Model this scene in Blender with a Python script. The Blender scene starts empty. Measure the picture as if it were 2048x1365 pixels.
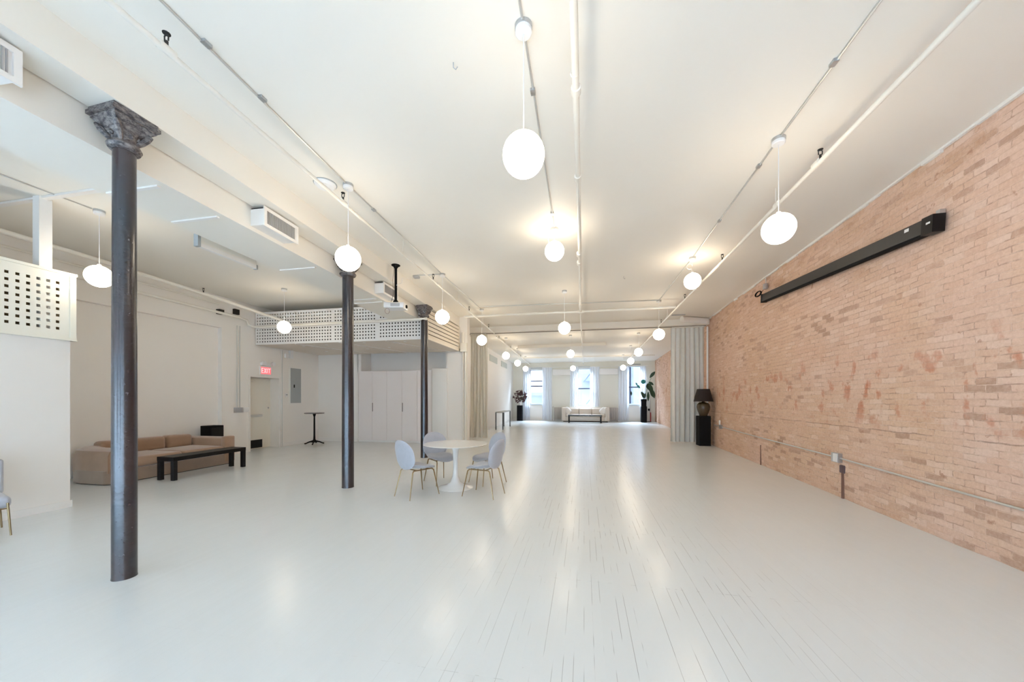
import bpy, bmesh, math, random
from mathutils import Vector, Matrix
random.seed(7)
PI = math.pi
C = bpy.context.scene.collection
scene = bpy.context.scene

# ------------------------------------------------------------------ camera
YAW = math.atan(144 / 720)
cd = bpy.data.cameras.new('camera')
cd.sensor_width = 36.0
cd.lens = 36.0 * 720 / 2048
cd.shift_y = (798 - 682.5) / 2048
cd.clip_start = 0.05
cam = bpy.data.objects.new('camera', cd)
cam.location = (0, 0, 1.5)
cam.rotation_euler = (PI / 2, 0, YAW)
C.objects.link(cam)
scene.camera = cam

# ------------------------------------------------------------------ light, world, exposure
w = bpy.data.worlds.new('world')
scene.world = w
w.use_nodes = True
wn = w.node_tree
wn.nodes['Background'].inputs[0].default_value = (0.84, 0.92, 1.0, 1)
wn.nodes['Background'].inputs[1].default_value = 1.35
scene.view_settings.view_transform = 'Standard'
scene.view_settings.look = 'None'
scene.view_settings.exposure = 0.55
scene.view_settings.gamma = 1.0
scene.cycles.max_bounces = 14
scene.cycles.diffuse_bounces = 9
scene.cycles.glossy_bounces = 4
scene.cycles.transparent_max_bounces = 12
scene.cycles.sample_clamp_indirect = 6
scene.cycles.use_denoising = True
GLOBE_POWER = 13.0


def area(name, loc, rot, sx, sy, power, col):
    l = bpy.data.lights.new(name, 'AREA')
    l.shape = 'RECTANGLE'; l.size = sx; l.size_y = sy; l.energy = power; l.color = col
    o = bpy.data.objects.new(name, l)
    o.location = loc; o.rotation_euler = rot
    C.objects.link(o)
    return o


# daylight entering by the tall street windows behind the camera and at the far end
DAY = (0.45, 0.69, 1.0)
for x in (-7.2, -4.2, -1.2, 1.8):
    area('window_daylight', (x, -3.3, 1.95), (PI / 2 - 0.42, 0, PI), 1.7, 2.9, 820, DAY)
for x in (-3.2, 0.05, 3.2):
    area('sky_light', (x, 27.2, 5.6), (-PI / 2 + 0.95, 0, 0), 2.6, 1.8, 2600, (0.74, 0.86, 1.0))


# ------------------------------------------------------------------ materials
def srgb(r, g, b):
    f = lambda v: (v / 255 / 12.92) if v / 255 <= 0.04045 else ((v / 255 + 0.055) / 1.055) ** 2.4
    return (f(r), f(g), f(b))


def mat(name, col, rough=0.5, metal=0.0, var=0.0, scale=6.0, bump=0.0, bscale=40.0, emit=None, es=0.0,
        coat=0.0, sheen=0.0, trans=0.0, alpha=1.0):
    m = bpy.data.materials.new(name)
    m.use_nodes = True
    nt = m.node_tree; N = nt.nodes; L = nt.links
    p = N['Principled BSDF']
    p.inputs['Base Color'].default_value = (*col, 1)
    p.inputs['Roughness'].default_value = rough
    p.inputs['Metallic'].default_value = metal
    p.inputs['Coat Weight'].default_value = coat
    p.inputs['Sheen Weight'].default_value = sheen
    p.inputs['Transmission Weight'].default_value = trans
    p.inputs['Alpha'].default_value = alpha
    if emit:
        p.inputs['Emission Color'].default_value = (*emit, 1)
        p.inputs['Emission Strength'].default_value = es
    tc = N.new('ShaderNodeTexCoord')
    if var:
        nz = N.new('ShaderNodeTexNoise'); nz.inputs['Scale'].default_value = scale
        nz.inputs['Detail'].default_value = 5
        L.new(tc.outputs['Object'], nz.inputs['Vector'])
        mx = N.new('ShaderNodeMix'); mx.data_type = 'RGBA'
        mx.inputs[6].default_value = (*[c * (1 - var) for c in col], 1)
        mx.inputs[7].default_value = (*[min(1, c * (1 + var)) for c in col], 1)
        L.new(nz.outputs['Fac'], mx.inputs[0])
        L.new(mx.outputs[2], p.inputs['Base Color'])
    if bump:
        nb = N.new('ShaderNodeTexNoise'); nb.inputs['Scale'].default_value = bscale
        nb.inputs['Detail'].default_value = 4
        L.new(tc.outputs['Object'], nb.inputs['Vector'])
        b = N.new('ShaderNodeBump'); b.inputs['Strength'].default_value = bump
        b.inputs['Distance'].default_value = 0.01
        L.new(nb.outputs['Fac'], b.inputs['Height'])
        L.new(b.outputs['Normal'], p.inputs['Normal'])
    return m


M = {}
M['ceiling'] = mat('ceiling_paint', (0.83, 0.79, 0.715), 0.6, var=0.02, scale=0.6, bump=0.12, bscale=5)
M['wall'] = mat('wall_paint', (0.84, 0.81, 0.77), 0.6, var=0.02, scale=1.0, bump=0.08, bscale=8)
M['trim'] = mat('trim_paint', (0.82, 0.80, 0.77), 0.45)
M['pipe'] = mat('pipe_paint', (0.80, 0.77, 0.70), 0.4, var=0.05, scale=3)
M['lattice'] = mat('lattice_paint', (0.80, 0.79, 0.77), 0.5)
M['cream_lattice'] = mat('cream_lattice_paint', (0.80, 0.78, 0.69), 0.5)
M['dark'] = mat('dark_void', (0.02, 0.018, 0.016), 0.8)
M['black'] = mat('black_lacquer', (0.003, 0.003, 0.004), 0.45)
M['black'].node_tree.nodes['Principled BSDF'].inputs['Specular IOR Level'].default_value = 0.25
M['matte_black'] = mat('matte_black', (0.003, 0.003, 0.004), 0.8)
M['matte_black'].node_tree.nodes['Principled BSDF'].inputs['Specular IOR Level'].default_value = 0.2
M['steel'] = mat('galvanised_steel', (0.50, 0.51, 0.52), 0.35, metal=0.85)
M['conduit'] = mat('conduit_metal', (0.60, 0.60, 0.58), 0.4, metal=0.6)
M['white_plastic'] = mat('white_plastic', (0.80, 0.80, 0.80), 0.3)
M['cabinet'] = mat('cabinet_laminate', (0.80, 0.745, 0.72), 0.35)
M['cabinet_side'] = mat('cabinet_side_panel', (0.80, 0.80, 0.78), 0.35)
M['brass'] = mat('brass_tube', (0.27, 0.19, 0.10), 0.3, metal=0.9)
M['chair'] = mat('grey_velvet', (0.42, 0.43, 0.475), 0.75, var=0.08, scale=25, sheen=0.3)
M['piping'] = mat('seam_piping', (0.50, 0.50, 0.56), 0.6)
M['table_white'] = mat('table_white_lacquer', (0.83, 0.83, 0.82), 0.18, coat=0.3)
M['sofa'] = mat('brown_velvet', (0.30, 0.175, 0.10), 0.8, var=0.22, scale=4, sheen=0.5, bump=0.1, bscale=30)
M['sofa_base'] = mat('brown_velvet_base', (0.25, 0.165, 0.11), 0.8, var=0.2, scale=5, sheen=0.5)
M['cream_fabric'] = mat('cream_fabric', (0.66, 0.60, 0.54), 0.85, var=0.05, scale=20)
M['pillow'] = mat('pillow_cotton', (0.76, 0.74, 0.72), 0.85)
M['linen'] = mat('linen_drape', (0.78, 0.75, 0.68), 0.85, var=0.06, scale=9)
M['grey_linen'] = mat('grey_linen_drape', (0.74, 0.74, 0.71), 0.85, var=0.06, scale=9)
M['shade'] = mat('lamp_shade_fabric', (0.020, 0.013, 0.012), 0.9)
M['ceramic'] = mat('bronze_ceramic', (0.055, 0.036, 0.018), 0.25, var=0.4, scale=9)
M['panel_grey'] = mat('panel_grey_paint', (0.36, 0.38, 0.38), 0.45)
M['louvre'] = mat('louvre_cream', (0.80, 0.73, 0.62), 0.5)
M['soffit'] = mat('soffit_paint', (0.70, 0.62, 0.53), 0.6)
M['grille'] = mat('grille_metal', (0.42, 0.41, 0.41), 0.5, metal=0.3)
M['vent_grey'] = mat('vent_grey', (0.50, 0.53, 0.50), 0.5)
M['red_sign'] = mat('exit_red', (0.7, 0.10, 0.10), 0.4, emit=(1.0, 0.12, 0.14), es=0.75)
M['sign_letter'] = mat('exit_letter', (0.9, 0.5, 0.5), 0.4, emit=(1.0, 0.45, 0.46), es=0.7)
M['bulb_warm'] = mat('spot_bulb', (1, 0.9, 0.8), 0.4, emit=(1.0, 0.86, 0.68), es=900)
M['globe'] = mat('opal_globe', (0.9, 0.9, 0.9), 0.3, emit=(1.0, 0.86, 0.66), es=GLOBE_POWER)
M['radiator'] = mat('radiator_paint', (0.48, 0.44, 0.41), 0.45)
M['leaf'] = mat('green_leaf', (0.012, 0.045, 0.022), 0.35, var=0.4, scale=8)
M['teal_leaf'] = mat('teal_leaf', (0.02, 0.20, 0.20), 0.35, var=0.3, scale=8)
M['stem'] = mat('plant_stem', (0.10, 0.16, 0.08), 0.6)
M['burgundy'] = mat('burgundy_leaf', (0.055, 0.010, 0.012), 0.5, var=0.5, scale=10)
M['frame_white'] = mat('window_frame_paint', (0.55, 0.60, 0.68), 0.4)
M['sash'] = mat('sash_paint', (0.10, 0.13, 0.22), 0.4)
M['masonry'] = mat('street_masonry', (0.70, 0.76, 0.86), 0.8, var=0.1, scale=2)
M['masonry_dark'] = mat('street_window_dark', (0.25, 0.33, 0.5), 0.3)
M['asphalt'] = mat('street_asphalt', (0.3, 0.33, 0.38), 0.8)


def sheer_material():
    m = bpy.data.materials.new('sheer_voile'); m.use_nodes = True
    N = m.node_tree.nodes; L = m.node_tree.links
    for n in list(N):
        if n.type != 'OUTPUT_MATERIAL': N.remove(n)
    out = [n for n in N if n.type == 'OUTPUT_MATERIAL'][0]
    d = N.new('ShaderNodeBsdfDiffuse'); d.inputs[0].default_value = (0.88, 0.90, 0.95, 1)
    t = N.new('ShaderNodeBsdfTranslucent'); t.inputs[0].default_value = (0.92, 0.95, 1.0, 1)
    tr = N.new('ShaderNodeBsdfTransparent')
    a = N.new('ShaderNodeMixShader'); a.inputs[0].default_value = 0.55
    b = N.new('ShaderNodeMixShader'); b.inputs[0].default_value = 0.28
    L.new(d.outputs[0], a.inputs[1]); L.new(t.outputs[0], a.inputs[2])
    L.new(a.outputs[0], b.inputs[1]); L.new(tr.outputs[0], b.inputs[2])
    L.new(b.outputs[0], out.inputs[0])
    return m


M['sheer'] = sheer_material()


def glass_material():
    m = bpy.data.materials.new('window_glass'); m.use_nodes = True
    N = m.node_tree.nodes; L = m.node_tree.links
    for n in list(N):
        if n.type != 'OUTPUT_MATERIAL': N.remove(n)
    out = [n for n in N if n.type == 'OUTPUT_MATERIAL'][0]
    g = N.new('ShaderNodeBsdfGlossy'); g.inputs['Roughness'].default_value = 0.02
    tr = N.new('ShaderNodeBsdfTransparent'); tr.inputs[0].default_value = (0.93, 0.97, 1, 1)
    b = N.new('ShaderNodeMixShader'); b.inputs[0].default_value = 0.06
    L.new(tr.outputs[0], b.inputs[1]); L.new(g.outputs[0], b.inputs[2])
    L.new(b.outputs[0], out.inputs[0])
    return m


M['glass'] = glass_material()


class NT:
    """small helper for longer node graphs"""
    def __init__(s, name):
        s.m = bpy.data.materials.new(name); s.m.use_nodes = True
        s.N = s.m.node_tree.nodes; s.L = s.m.node_tree.links
        s.p = s.N['Principled BSDF']

    def n(s, t, **k):
        x = s.N.new('ShaderNode' + t)
        for a, b in k.items(): setattr(x, a, b)
        return x

    def math(s, op, a, b=None, clamp=False):
        x = s.n('Math', operation=op, use_clamp=clamp)
        for i, v in enumerate((a, b)):
            if v is None: continue
            if isinstance(v, (int, float)): x.inputs[i].default_value = v
            else: s.L.new(v, x.inputs[i])
        return x.outputs[0]

    def mix(s, f, a, b, blend='MIX'):
        x = s.n('Mix', data_type='RGBA', blend_type=blend)
        for i, v in ((0, f), (6, a), (7, b)):
            if isinstance(v, (int, float)): x.inputs[i].default_value = v
            elif isinstance(v, tuple): x.inputs[i].default_value = (*v, 1)
            else: s.L.new(v, x.inputs[i])
        return x.outputs[2]

    def noise(s, vec, scale, detail=4, rough=0.55):
        x = s.n('TexNoise'); x.inputs['Scale'].default_value = scale
        x.inputs['Detail'].default_value = detail; x.inputs['Roughness'].default_value = rough
        s.L.new(vec, x.inputs['Vector']); return x.outputs['Fac']

    def ramp(s, f, lo, hi):
        x = s.n('MapRange'); x.inputs[1].default_value = lo; x.inputs[2].default_value = hi
        x.interpolation_type = 'SMOOTHSTEP'
        s.L.new(f, x.inputs[0]); return x.outputs[0]

    def mapping(s, vec, sc=(1, 1, 1), rot=(0, 0, 0), loc=(0, 0, 0)):
        x = s.n('Mapping'); x.inputs['Scale'].default_value = sc; x.inputs['Rotation'].default_value = rot
        x.inputs['Location'].default_value = loc
        s.L.new(vec, x.inputs['Vector']); return x.outputs[0]


def floor_material():
    g = NT('painted_floorboards'); N = g
    tc = g.n('TexCoord').outputs['Object']
    # boards run along world Y: brick texture with x = Y, y = X
    sw = g.n('SeparateXYZ'); g.L.new(tc, sw.inputs[0])
    cb = g.n('CombineXYZ'); g.L.new(sw.outputs['Y'], cb.inputs[0]); g.L.new(sw.outputs['X'], cb.inputs[1])
    br = g.n('TexBrick'); g.L.new(cb.outputs[0], br.inputs['Vector'])
    br.offset = 0.37; br.offset_frequency = 1; br.squash = 1
    br.inputs['Scale'].default_value = 1.0
    br.inputs['Brick Width'].default_value = 1.15
    br.inputs['Row Height'].default_value = 0.058
    br.inputs['Mortar Size'].default_value = 0.0016
    br.inputs['Mortar Smooth'].default_value = 0.1
    br.inputs['Color1'].default_value = (0, 0, 0, 1); br.inputs['Color2'].default_value = (1, 1, 1, 1)
    gap = br.outputs['Fac']
    st = g.mapping(cb.outputs[0], (0.9, 9.0, 1))
    open_ = g.ramp(g.noise(st, 1.6, 3), 0.50, 0.58)          # where the paint has cracked open
    zone = g.ramp(g.noise(tc, 0.35, 2), 0.40, 0.62)
    # wear is strongest along the middle of the hall
    dx = g.math('ABSOLUTE', g.math('ADD', sw.outputs['X'], -0.25))
    mid = g.ramp(dx, 1.9, 0.4)
    wear = g.math('MULTIPLY', g.math('MULTIPLY', open_, g.math('ADD', g.math('MULTIPLY', zone, 0.5), 0.5)),
                  g.math('ADD', g.math('MULTIPLY', mid, 0.9), 0.06))
    line = g.math('MULTIPLY', gap, wear, True)
    base = g.mix(g.noise(tc, 0.8, 1), (0.715, 0.745, 0.757), (0.735, 0.765, 0.777))
    base = g.mix(g.math('MULTIPLY', br.outputs['Color'], 0.10), base, (0.64, 0.665, 0.67))
    chips = g.math('MULTIPLY', g.ramp(g.noise(tc, 34, 2, 0.7), 0.74, 0.80), mid)
    col = g.mix(g.math('MULTIPLY', line, 0.85), base, (0.22, 0.22, 0.22))
    col = g.mix(g.math('MULTIPLY', chips, 0.45), col, (0.25, 0.24, 0.22))
    g.L.new(col, g.p.inputs['Base Color'])
    rg = g.math('ADD', g.math('MULTIPLY', g.noise(tc, 2.2, 5), 0.06), 0.195)
    g.L.new(rg, g.p.inputs['Roughness'])
    g.p.inputs['IOR'].default_value = 1.5
    h = g.math('SUBTRACT', g.math('ADD', g.math('MULTIPLY', g.noise(st, 0.9, 4), 0.6), g.math('MULTIPLY', g.noise(tc, 7, 3), 0.25)),
               g.math('ADD', g.math('MULTIPLY', gap, 0.10), g.math('MULTIPLY', line, 0.9)))
    b = g.n('Bump'); b.inputs['Strength'].default_value = 0.32; b.inputs['Distance'].default_value = 0.006
    g.L.new(h, b.inputs['Height']); g.L.new(b.outputs[0], g.p.inputs['Normal'])
    return g.m


def brick_material():
    g = NT('old_brick')
    tc = g.n('TexCoord').outputs['Object']           # wall local: x along wall, z up
    sw = g.n('SeparateXYZ'); g.L.new(tc, sw.inputs[0])
    n1 = g.noise(tc, 2.2, 3); n2 = g.noise(g.mapping(tc, loc=(5, 3, 1)), 9, 3)
    xx = g.math('ADD', sw.outputs['X'], g.math('MULTIPLY', g.math('SUBTRACT', n2, 0.5), 0.05))
    zz = g.math('ADD', sw.outputs['Z'], g.math('MULTIPLY', g.math('SUBTRACT', n1, 0.5), 0.045))
    zz = g.math('ADD', zz, g.math('MULTIPLY', g.math('SUBTRACT', n2, 0.5), 0.018))
    cb = g.n('CombineXYZ'); g.L.new(xx, cb.inputs[0]); g.L.new(zz, cb.inputs[1])
    br = g.n('TexBrick'); g.L.new(cb.outputs[0], br.inputs['Vector'])
    br.inputs['Scale'].default_value = 1.0
    br.inputs['Brick Width'].default_value = 0.215; br.inputs['Row Height'].default_value = 0.068
    br.inputs['Mortar Size'].default_value = 0.007; br.inputs['Mortar Smooth'].default_value = 0.6
    br.inputs['Color1'].default_value = (0, 0, 0, 1); br.inputs['Color2'].default_value = (1, 1, 1, 1)
    rnd = br.outputs['Color']; gap = br.outputs['Fac']
    big = g.noise(tc, 0.45, 3)
    pink = srgb(214, 180, 160); tan = srgb(208, 172, 142); red = srgb(196, 150, 122); dark = srgb(138, 106, 84)
    pale = srgb(228, 204, 188)
    base = g.mix(g.ramp(big, 0.40, 0.60), tan, pink)
    base = g.mix(g.math('MULTIPLY', g.ramp(rnd, 0.35, 1.0), 0.42), base, red)
    base = g.mix(g.math('MULTIPLY', g.ramp(rnd, 0.30, 0.0), 0.55), base, pale)
    # dark bricks, more at the bottom and in a band, patchy
    pz = g.ramp(g.noise(g.mapping(tc, (0.5, 1, 1.6), loc=(2, 7, 4)), 1.2, 4), 0.48, 0.62)
    rb = g.ramp(rnd, 0.76, 0.84)
    base = g.mix(g.math('MULTIPLY', g.math('MULTIPLY', pz, rb), 0.75), base, dark)
    band = g.ramp(g.math('ABSOLUTE', g.math('SUBTRACT', sw.outputs['Z'], 1.65)), 0.75, 0.15)
    rust = g.math('MULTIPLY', g.ramp(g.noise(g.mapping(tc, (1, 1, 0.7), loc=(9, 1, 1)), 4.0, 4), 0.55, 0.64), band)
    base = g.mix(g.math('MULTIPLY', rust, 0.95), base, srgb(178, 98, 58))
    topb = g.ramp(sw.outputs['Z'], 3.3, 4.1)
    tr = g.math('MULTIPLY', g.ramp(g.noise(g.mapping(tc, (0.8, 1, 2.6), loc=(3, 3, 3)), 2.4, 4), 0.50, 0.66), g.math('ADD', g.math('MULTIPLY', topb, 0.8), 0.25))
    base = g.mix(g.math('MULTIPLY', tr, 0.55), base, srgb(176, 132, 92))
    mort = g.mix(g.noise(tc, 3, 3), srgb(206, 172, 148), srgb(186, 146, 118))
    gapv = g.math('MULTIPLY', gap, g.ramp(g.noise(tc, 3.0, 3), 0.32, 0.62))
    col = g.mix(g.math('MULTIPLY', gapv, 0.6), base, mort)
    crev = g.math('MULTIPLY', g.ramp(g.noise(g.mapping(tc, (1, 1, 1.6)), 5, 5, 0.7), 0.48, 0.60), g.ramp(gap, 0.15, 0.8))
    col = g.mix(g.math('MULTIPLY', crev, 0.6), col, srgb(120, 84, 62))
    wash = g.ramp(g.noise(g.mapping(tc, (0.7, 1, 1), loc=(4, 8, 2)), 1.1, 5, 0.65), 0.36, 0.60)
    col = g.mix(g.math('MULTIPLY', wash, 0.3), col, srgb(218, 182, 162))
    blob = g.ramp(g.noise(g.mapping(tc, (1, 1, 1), loc=(11, 2, 6)), 6.5, 4, 0.55), 0.645, 0.70)
    col = g.mix(g.math('MULTIPLY', blob, 0.7), col, srgb(150, 100, 72))
    # one long open joint
    lj = g.ramp(g.math('ABSOLUTE', g.math('SUBTRACT', zz, 1.09)), 0.010, 0.003)
    ljm = g.math('MULTIPLY', lj, g.ramp(g.noise(g.mapping(tc, (1, 1, 0)), 1.3, 3), 0.42, 0.5))
    col = g.mix(g.math('MULTIPLY', ljm, 0.6), col, srgb(96, 66, 50))
    spk = g.ramp(g.noise(tc, 26, 6, 0.75), 0.30, 0.72)
    col = g.mix(0.28, col, g.mix(spk, srgb(176, 132, 106), srgb(228, 196, 172)))
    g.L.new(col, g.p.inputs['Base Color'])
    g.p.inputs['Roughness'].default_value = 0.9
    h = g.math('ADD', g.math('MULTIPLY', gap, -0.9), g.math('ADD', g.math('MULTIPLY', rnd, 0.45), g.math('MULTIPLY', g.noise(tc, 24, 4), 0.6)))
    b = g.n('Bump'); b.inputs['Strength'].default_value = 0.42; b.inputs['Distance'].default_value = 0.012
    g.L.new(h, b.inputs['Height']); g.L.new(b.outputs[0], g.p.inputs['Normal'])
    return g.m


def iron_material(name, peel):
    g = NT(name)
    tc = g.n('TexCoord').outputs['Object']
    a = g.noise(g.mapping(tc, (1, 1, 0.35)), 7, 5, 0.6)
    base = g.mix(g.ramp(a, 0.35, 0.68), (0.005, 0.006, 0.011), (0.030, 0.017, 0.017))
    fl = g.ramp(g.noise(g.mapping(tc, (1, 1, 2.2 if peel else 1)), 22 if peel else 30, 5, 0.75), 0.62 - 0.26 * peel, 0.67 - 0.01 * peel)
    base = g.mix(g.math('MULTIPLY', fl, 0.35 + 0.5 * peel), base, (0.26, 0.225, 0.205) if peel else (0.16, 0.13, 0.13))
    g.L.new(base, g.p.inputs['Base Color'])
    g.p.inputs['Roughness'].default_value = 0.24 + 0.4 * peel
    g.p.inputs['Coat Weight'].default_value = 0.0
    g.p.inputs['Coat Roughness'].default_value = 0.32
    g.p.inputs['Specular IOR Level'].default_value = 0.75
    b = g.n('Bump'); b.inputs['Strength'].default_value = 0.25 + 0.4 * peel; b.inputs['Distance'].default_value = 0.01
    g.L.new(g.noise(tc, 16, 5), b.inputs['Height']); g.L.new(b.outputs[0], g.p.inputs['Normal'])
    return g.m


M['floor'] = floor_material()
M['brick'] = brick_material()
M['iron'] = iron_material('cast_iron', 0)
M['peeling'] = iron_material('peeling_iron', 1)


# ------------------------------------------------------------------ geometry helpers
class MB:
    def __init__(s): s.bm = bmesh.new()

    def box(s, x0, x1, y0, y1, z0, z1):
        return s.hexa([(x0, y0), (x1, y0), (x1, y1), (x0, y1)], z0, z1)

    def hexa(s, pts, z0, z1, top=None):
        top = top or pts
        a = [s.bm.verts.new((p[0], p[1], z0)) for p in pts]
        b = [s.bm.verts.new((p[0], p[1], z1)) for p in top]
        n = len(pts)
        s.bm.faces.new(a[::-1]); s.bm.faces.new(b)
        for i in range(n):
            s.bm.faces.new((a[i], a[(i + 1) % n], b[(i + 1) % n], b[i]))
        return s

    def rbox(s, x0, x1, y0, y1, z0, z1, r=0.03, seg=3):
        t = bmesh.new()
        m = Matrix.Translation(((x0 + x1) / 2, (y0 + y1) / 2, (z0 + z1) / 2)) @ Matrix.Diagonal((x1 - x0, y1 - y0, z1 - z0, 1))
        bmesh.ops.create_cube(t, size=1, matrix=m)
        bmesh.ops.bevel(t, geom=t.edges[:] + t.verts[:], offset=r, segments=seg, profile=0.5, affect='EDGES')
        s.merge(t); return s

    def merge(s, t, mtx=None):
        mp = {}
        for v in t.verts: mp[v] = s.bm.verts.new(mtx @ v.co if mtx else v.co)
        for f in t.faces:
            try: s.bm.faces.new([mp[v] for v in f.verts])
            except ValueError: pass
        t.free()

    def tube(s, pts, r, n=10, caps=True, closed=False):
        pts = [Vector(p) for p in pts]; rs = r if isinstance(r, (list, tuple)) else [r] * len(pts)
        rings = []; up = None
        for i, p in enumerate(pts):
            if closed:
                d = (pts[(i + 1) % len(pts)] - pts[i - 1]).normalized()
            else:
                d0 = (p - pts[i - 1]).normalized() if i else None
                d1 = (pts[i + 1] - p).normalized() if i < len(pts) - 1 else None
                d = (d0 + d1).normalized() if d0 and d1 and (d0 + d1).length > 1e-6 else (d1 or d0)
            if up is None: up = Vector((0, 0, 1)) if abs(d.z) < 0.9 else Vector((1, 0, 0))
            a = d.cross(up)
            if a.length < 1e-5: a = d.cross(Vector((0, 1, 0.01)))
            a.normalize(); b = a.cross(d).normalized(); up = b
            k = 1.0
            rings.append([s.bm.verts.new(p + (a * math.cos(2 * PI * j / n) + b * math.sin(2 * PI * j / n)) * rs[i] * k) for j in range(n)])
        m = len(rings)
        for i in range(m if closed else m - 1):
            A, B = rings[i], rings[(i + 1) % m]
            for j in range(n):
                s.bm.faces.new((A[j], A[(j + 1) % n], B[(j + 1) % n], B[j]))
        if caps and not closed:
            s.bm.faces.new(rings[0][::-1]); s.bm.faces.new(rings[-1])
        return s

    def lathe(s, prof, n=24, c=(0, 0)):
        rings = []
        for r, z in prof:
            if r < 1e-5: rings.append([s.bm.verts.new((c[0], c[1], z))])
            else: rings.append([s.bm.verts.new((c[0] + r * math.cos(2 * PI * j / n), c[1] + r * math.sin(2 * PI * j / n), z)) for j in range(n)])
        for A, B in zip(rings, rings[1:]):
            for j in range(n):
                k = (j + 1) % n
                if len(A) == 1 and len(B) == 1: continue
                if len(A) == 1: s.bm.faces.new((A[0], B[k], B[j]))
                elif len(B) == 1: s.bm.faces.new((A[j], A[k], B[0]))
                else: s.bm.faces.new((A[j], A[k], B[k], B[j]))
        if len(rings[0]) > 1: s.bm.faces.new(rings[0][::-1])
        if len(rings[-1]) > 1: s.bm.faces.new(rings[-1])
        return s

    def sphere(s, c, r, sc=(1, 1, 1), u=24, v=14):
        t = bmesh.new()
        bmesh.ops.create_uvsphere(t, u_segments=u, v_segments=v, radius=r)
        s.merge(t, Matrix.Translation(c) @ Matrix.Diagonal((*sc, 1))); return s

    def shell(s, outline, place, thick, nr=8, nt=36):
        """closed pad: outline(t)->(u,v); place(u,v)->(point, normal); thick(rho)->half thickness"""
        sides = []
        for sg in (1, -1):
            rings = []
            for i in range(nr + 1):
                rho = i / nr; ring = []
                for j in range(nt if i else 1):
                    t = 2 * PI * j / nt
                    u, v = outline(t); u *= rho; v *= rho
                    p, nrm = place(u, v)
                    ring.append(Vector(p) + Vector(nrm) * thick(rho) * sg)
                rings.append(ring)
            sides.append(rings)
        idx = []
        for k, rings in enumerate(sides):
            vr = []
            for i, ring in enumerate(rings):
                if k == 1 and i == nr: vr.append(idx[0][-1]); continue
                vr.append([s.bm.verts.new(p) for p in ring])
            idx.append(vr)
            for i in range(nr):
                A, B = vr[i], vr[i + 1]
                for j in range(nt):
                    q = (j + 1) % nt
                    f = (A[0], B[j], B[q]) if i == 0 else (A[j], B[j], B[q], A[q])
                    s.bm.faces.new(f if k == 0 else f[::-1])
        return s

    def build(s, name, m, parent=None, smooth=True, loc=None, rot=0):
        bmesh.ops.recalc_face_normals(s.bm, faces=s.bm.faces[:])
        me = bpy.data.meshes.new(name); s.bm.to_mesh(me); s.bm.free()
        me.materials.append(M[m] if isinstance(m, str) else m)
        if smooth:
            me.polygons.foreach_set('use_smooth', [True] * len(me.polygons))
            try: me.set_sharp_from_angle(angle=math.radians(35))
            except Exception: pass
        o = bpy.data.objects.new(name, me); C.objects.link(o)
        if parent: o.parent = parent
        if loc: o.location = loc
        if rot: o.rotation_euler = (0, 0, rot)
        return o


def thing(name, label, cat, loc=(0, 0, 0), rz=0, group=None):
    o = bpy.data.objects.new(name, None); C.objects.link(o)
    o.empty_display_size = 0.1
    o.location = loc; o.rotation_euler = (0, 0, rz)
    return tag(o, label, cat, group)


def tag(o, label, cat, group=None):
    o['label'] = label; o['category'] = cat
    if group: o['group'] = group
    return o


def struct(o, label=None):
    o['kind'] = 'structure'
    if label: o['label'] = label
    return o


def copy_thing(root, loc, rz, label):
    r = root.copy(); C.objects.link(r); r.location = loc; r.rotation_euler = (0, 0, rz); r['label'] = label
    for ch in list(root.children):
        c = ch.copy(); C.objects.link(c); c.parent = r
        for g in list(ch.children):
            d = g.copy(); C.objects.link(d); d.parent = c
    return r


def box(name, m, x0, x1, y0, y1, z0, z1, parent=None):
    return MB().box(x0, x1, y0, y1, z0, z1).build(name, m, parent, smooth=False)


CEIL = 4.18           # main ceiling
FCEIL = 3.98          # lower ceiling beyond the drapes
FAR = 24.8
NEAR = -3.5


def bx(y): return 3.58 + 0.0385 * y       # face of the brick wall
def cx(y): return -3.70 - 0.042 * y       # line of the columns and their beam
def hx(y): return -3.90 - 0.040 * y       # hall wall on the left beyond the drapes


# ------------------------------------------------------------------ room shell
struct(MB().hexa([(-13, NEAR), (5, NEAR), (5.2, FAR + 0.3), (-13, FAR + 0.3)], -0.12, 0).build('floor', 'floor', smooth=False),
       'glossy white painted floorboards with open seams')
struct(box('ceiling', 'ceiling', -13, 5.2, NEAR, 13.0, CEIL, CEIL + 0.2), 'white painted main ceiling')
# lower ceiling of the far part, with one more step down
m = MB(); m.hexa([(-5.2, 13.0), (5.0, 13.0), (5.0, FAR + 0.3), (-5.2, FAR + 0.3)], FCEIL, CEIL + 0.2)
struct(m.build('ceiling_far', 'ceiling', smooth=False), 'lower white ceiling beyond the drapes')
m = MB(); m.hexa([(-3.05, 16.6), (0.95, 16.3), (0.98, 18.6), (-3.05, 18.9)], FCEIL - 0.13, FCEIL - 0.001)
struct(m.build('trim_1', 'ceiling', smooth=False), 'shallow dropped panel of the far ceiling')
m = MB(); m.hexa([(-3.6, 21.4), (3.9, 21.4), (3.9, 21.7), (-3.6, 21.7)], FCEIL - 0.05, FCEIL - 0.001)
struct(m.build('trim_2', 'ceiling', smooth=False))

# brick wall: local x runs along the wall, local y out of the room
ang = math.atan2(1, 0.0385)
L_ = (FAR + 0.3 - NEAR) / math.sin(ang)
m = MB()
nx, nz = 150, 24
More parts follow.
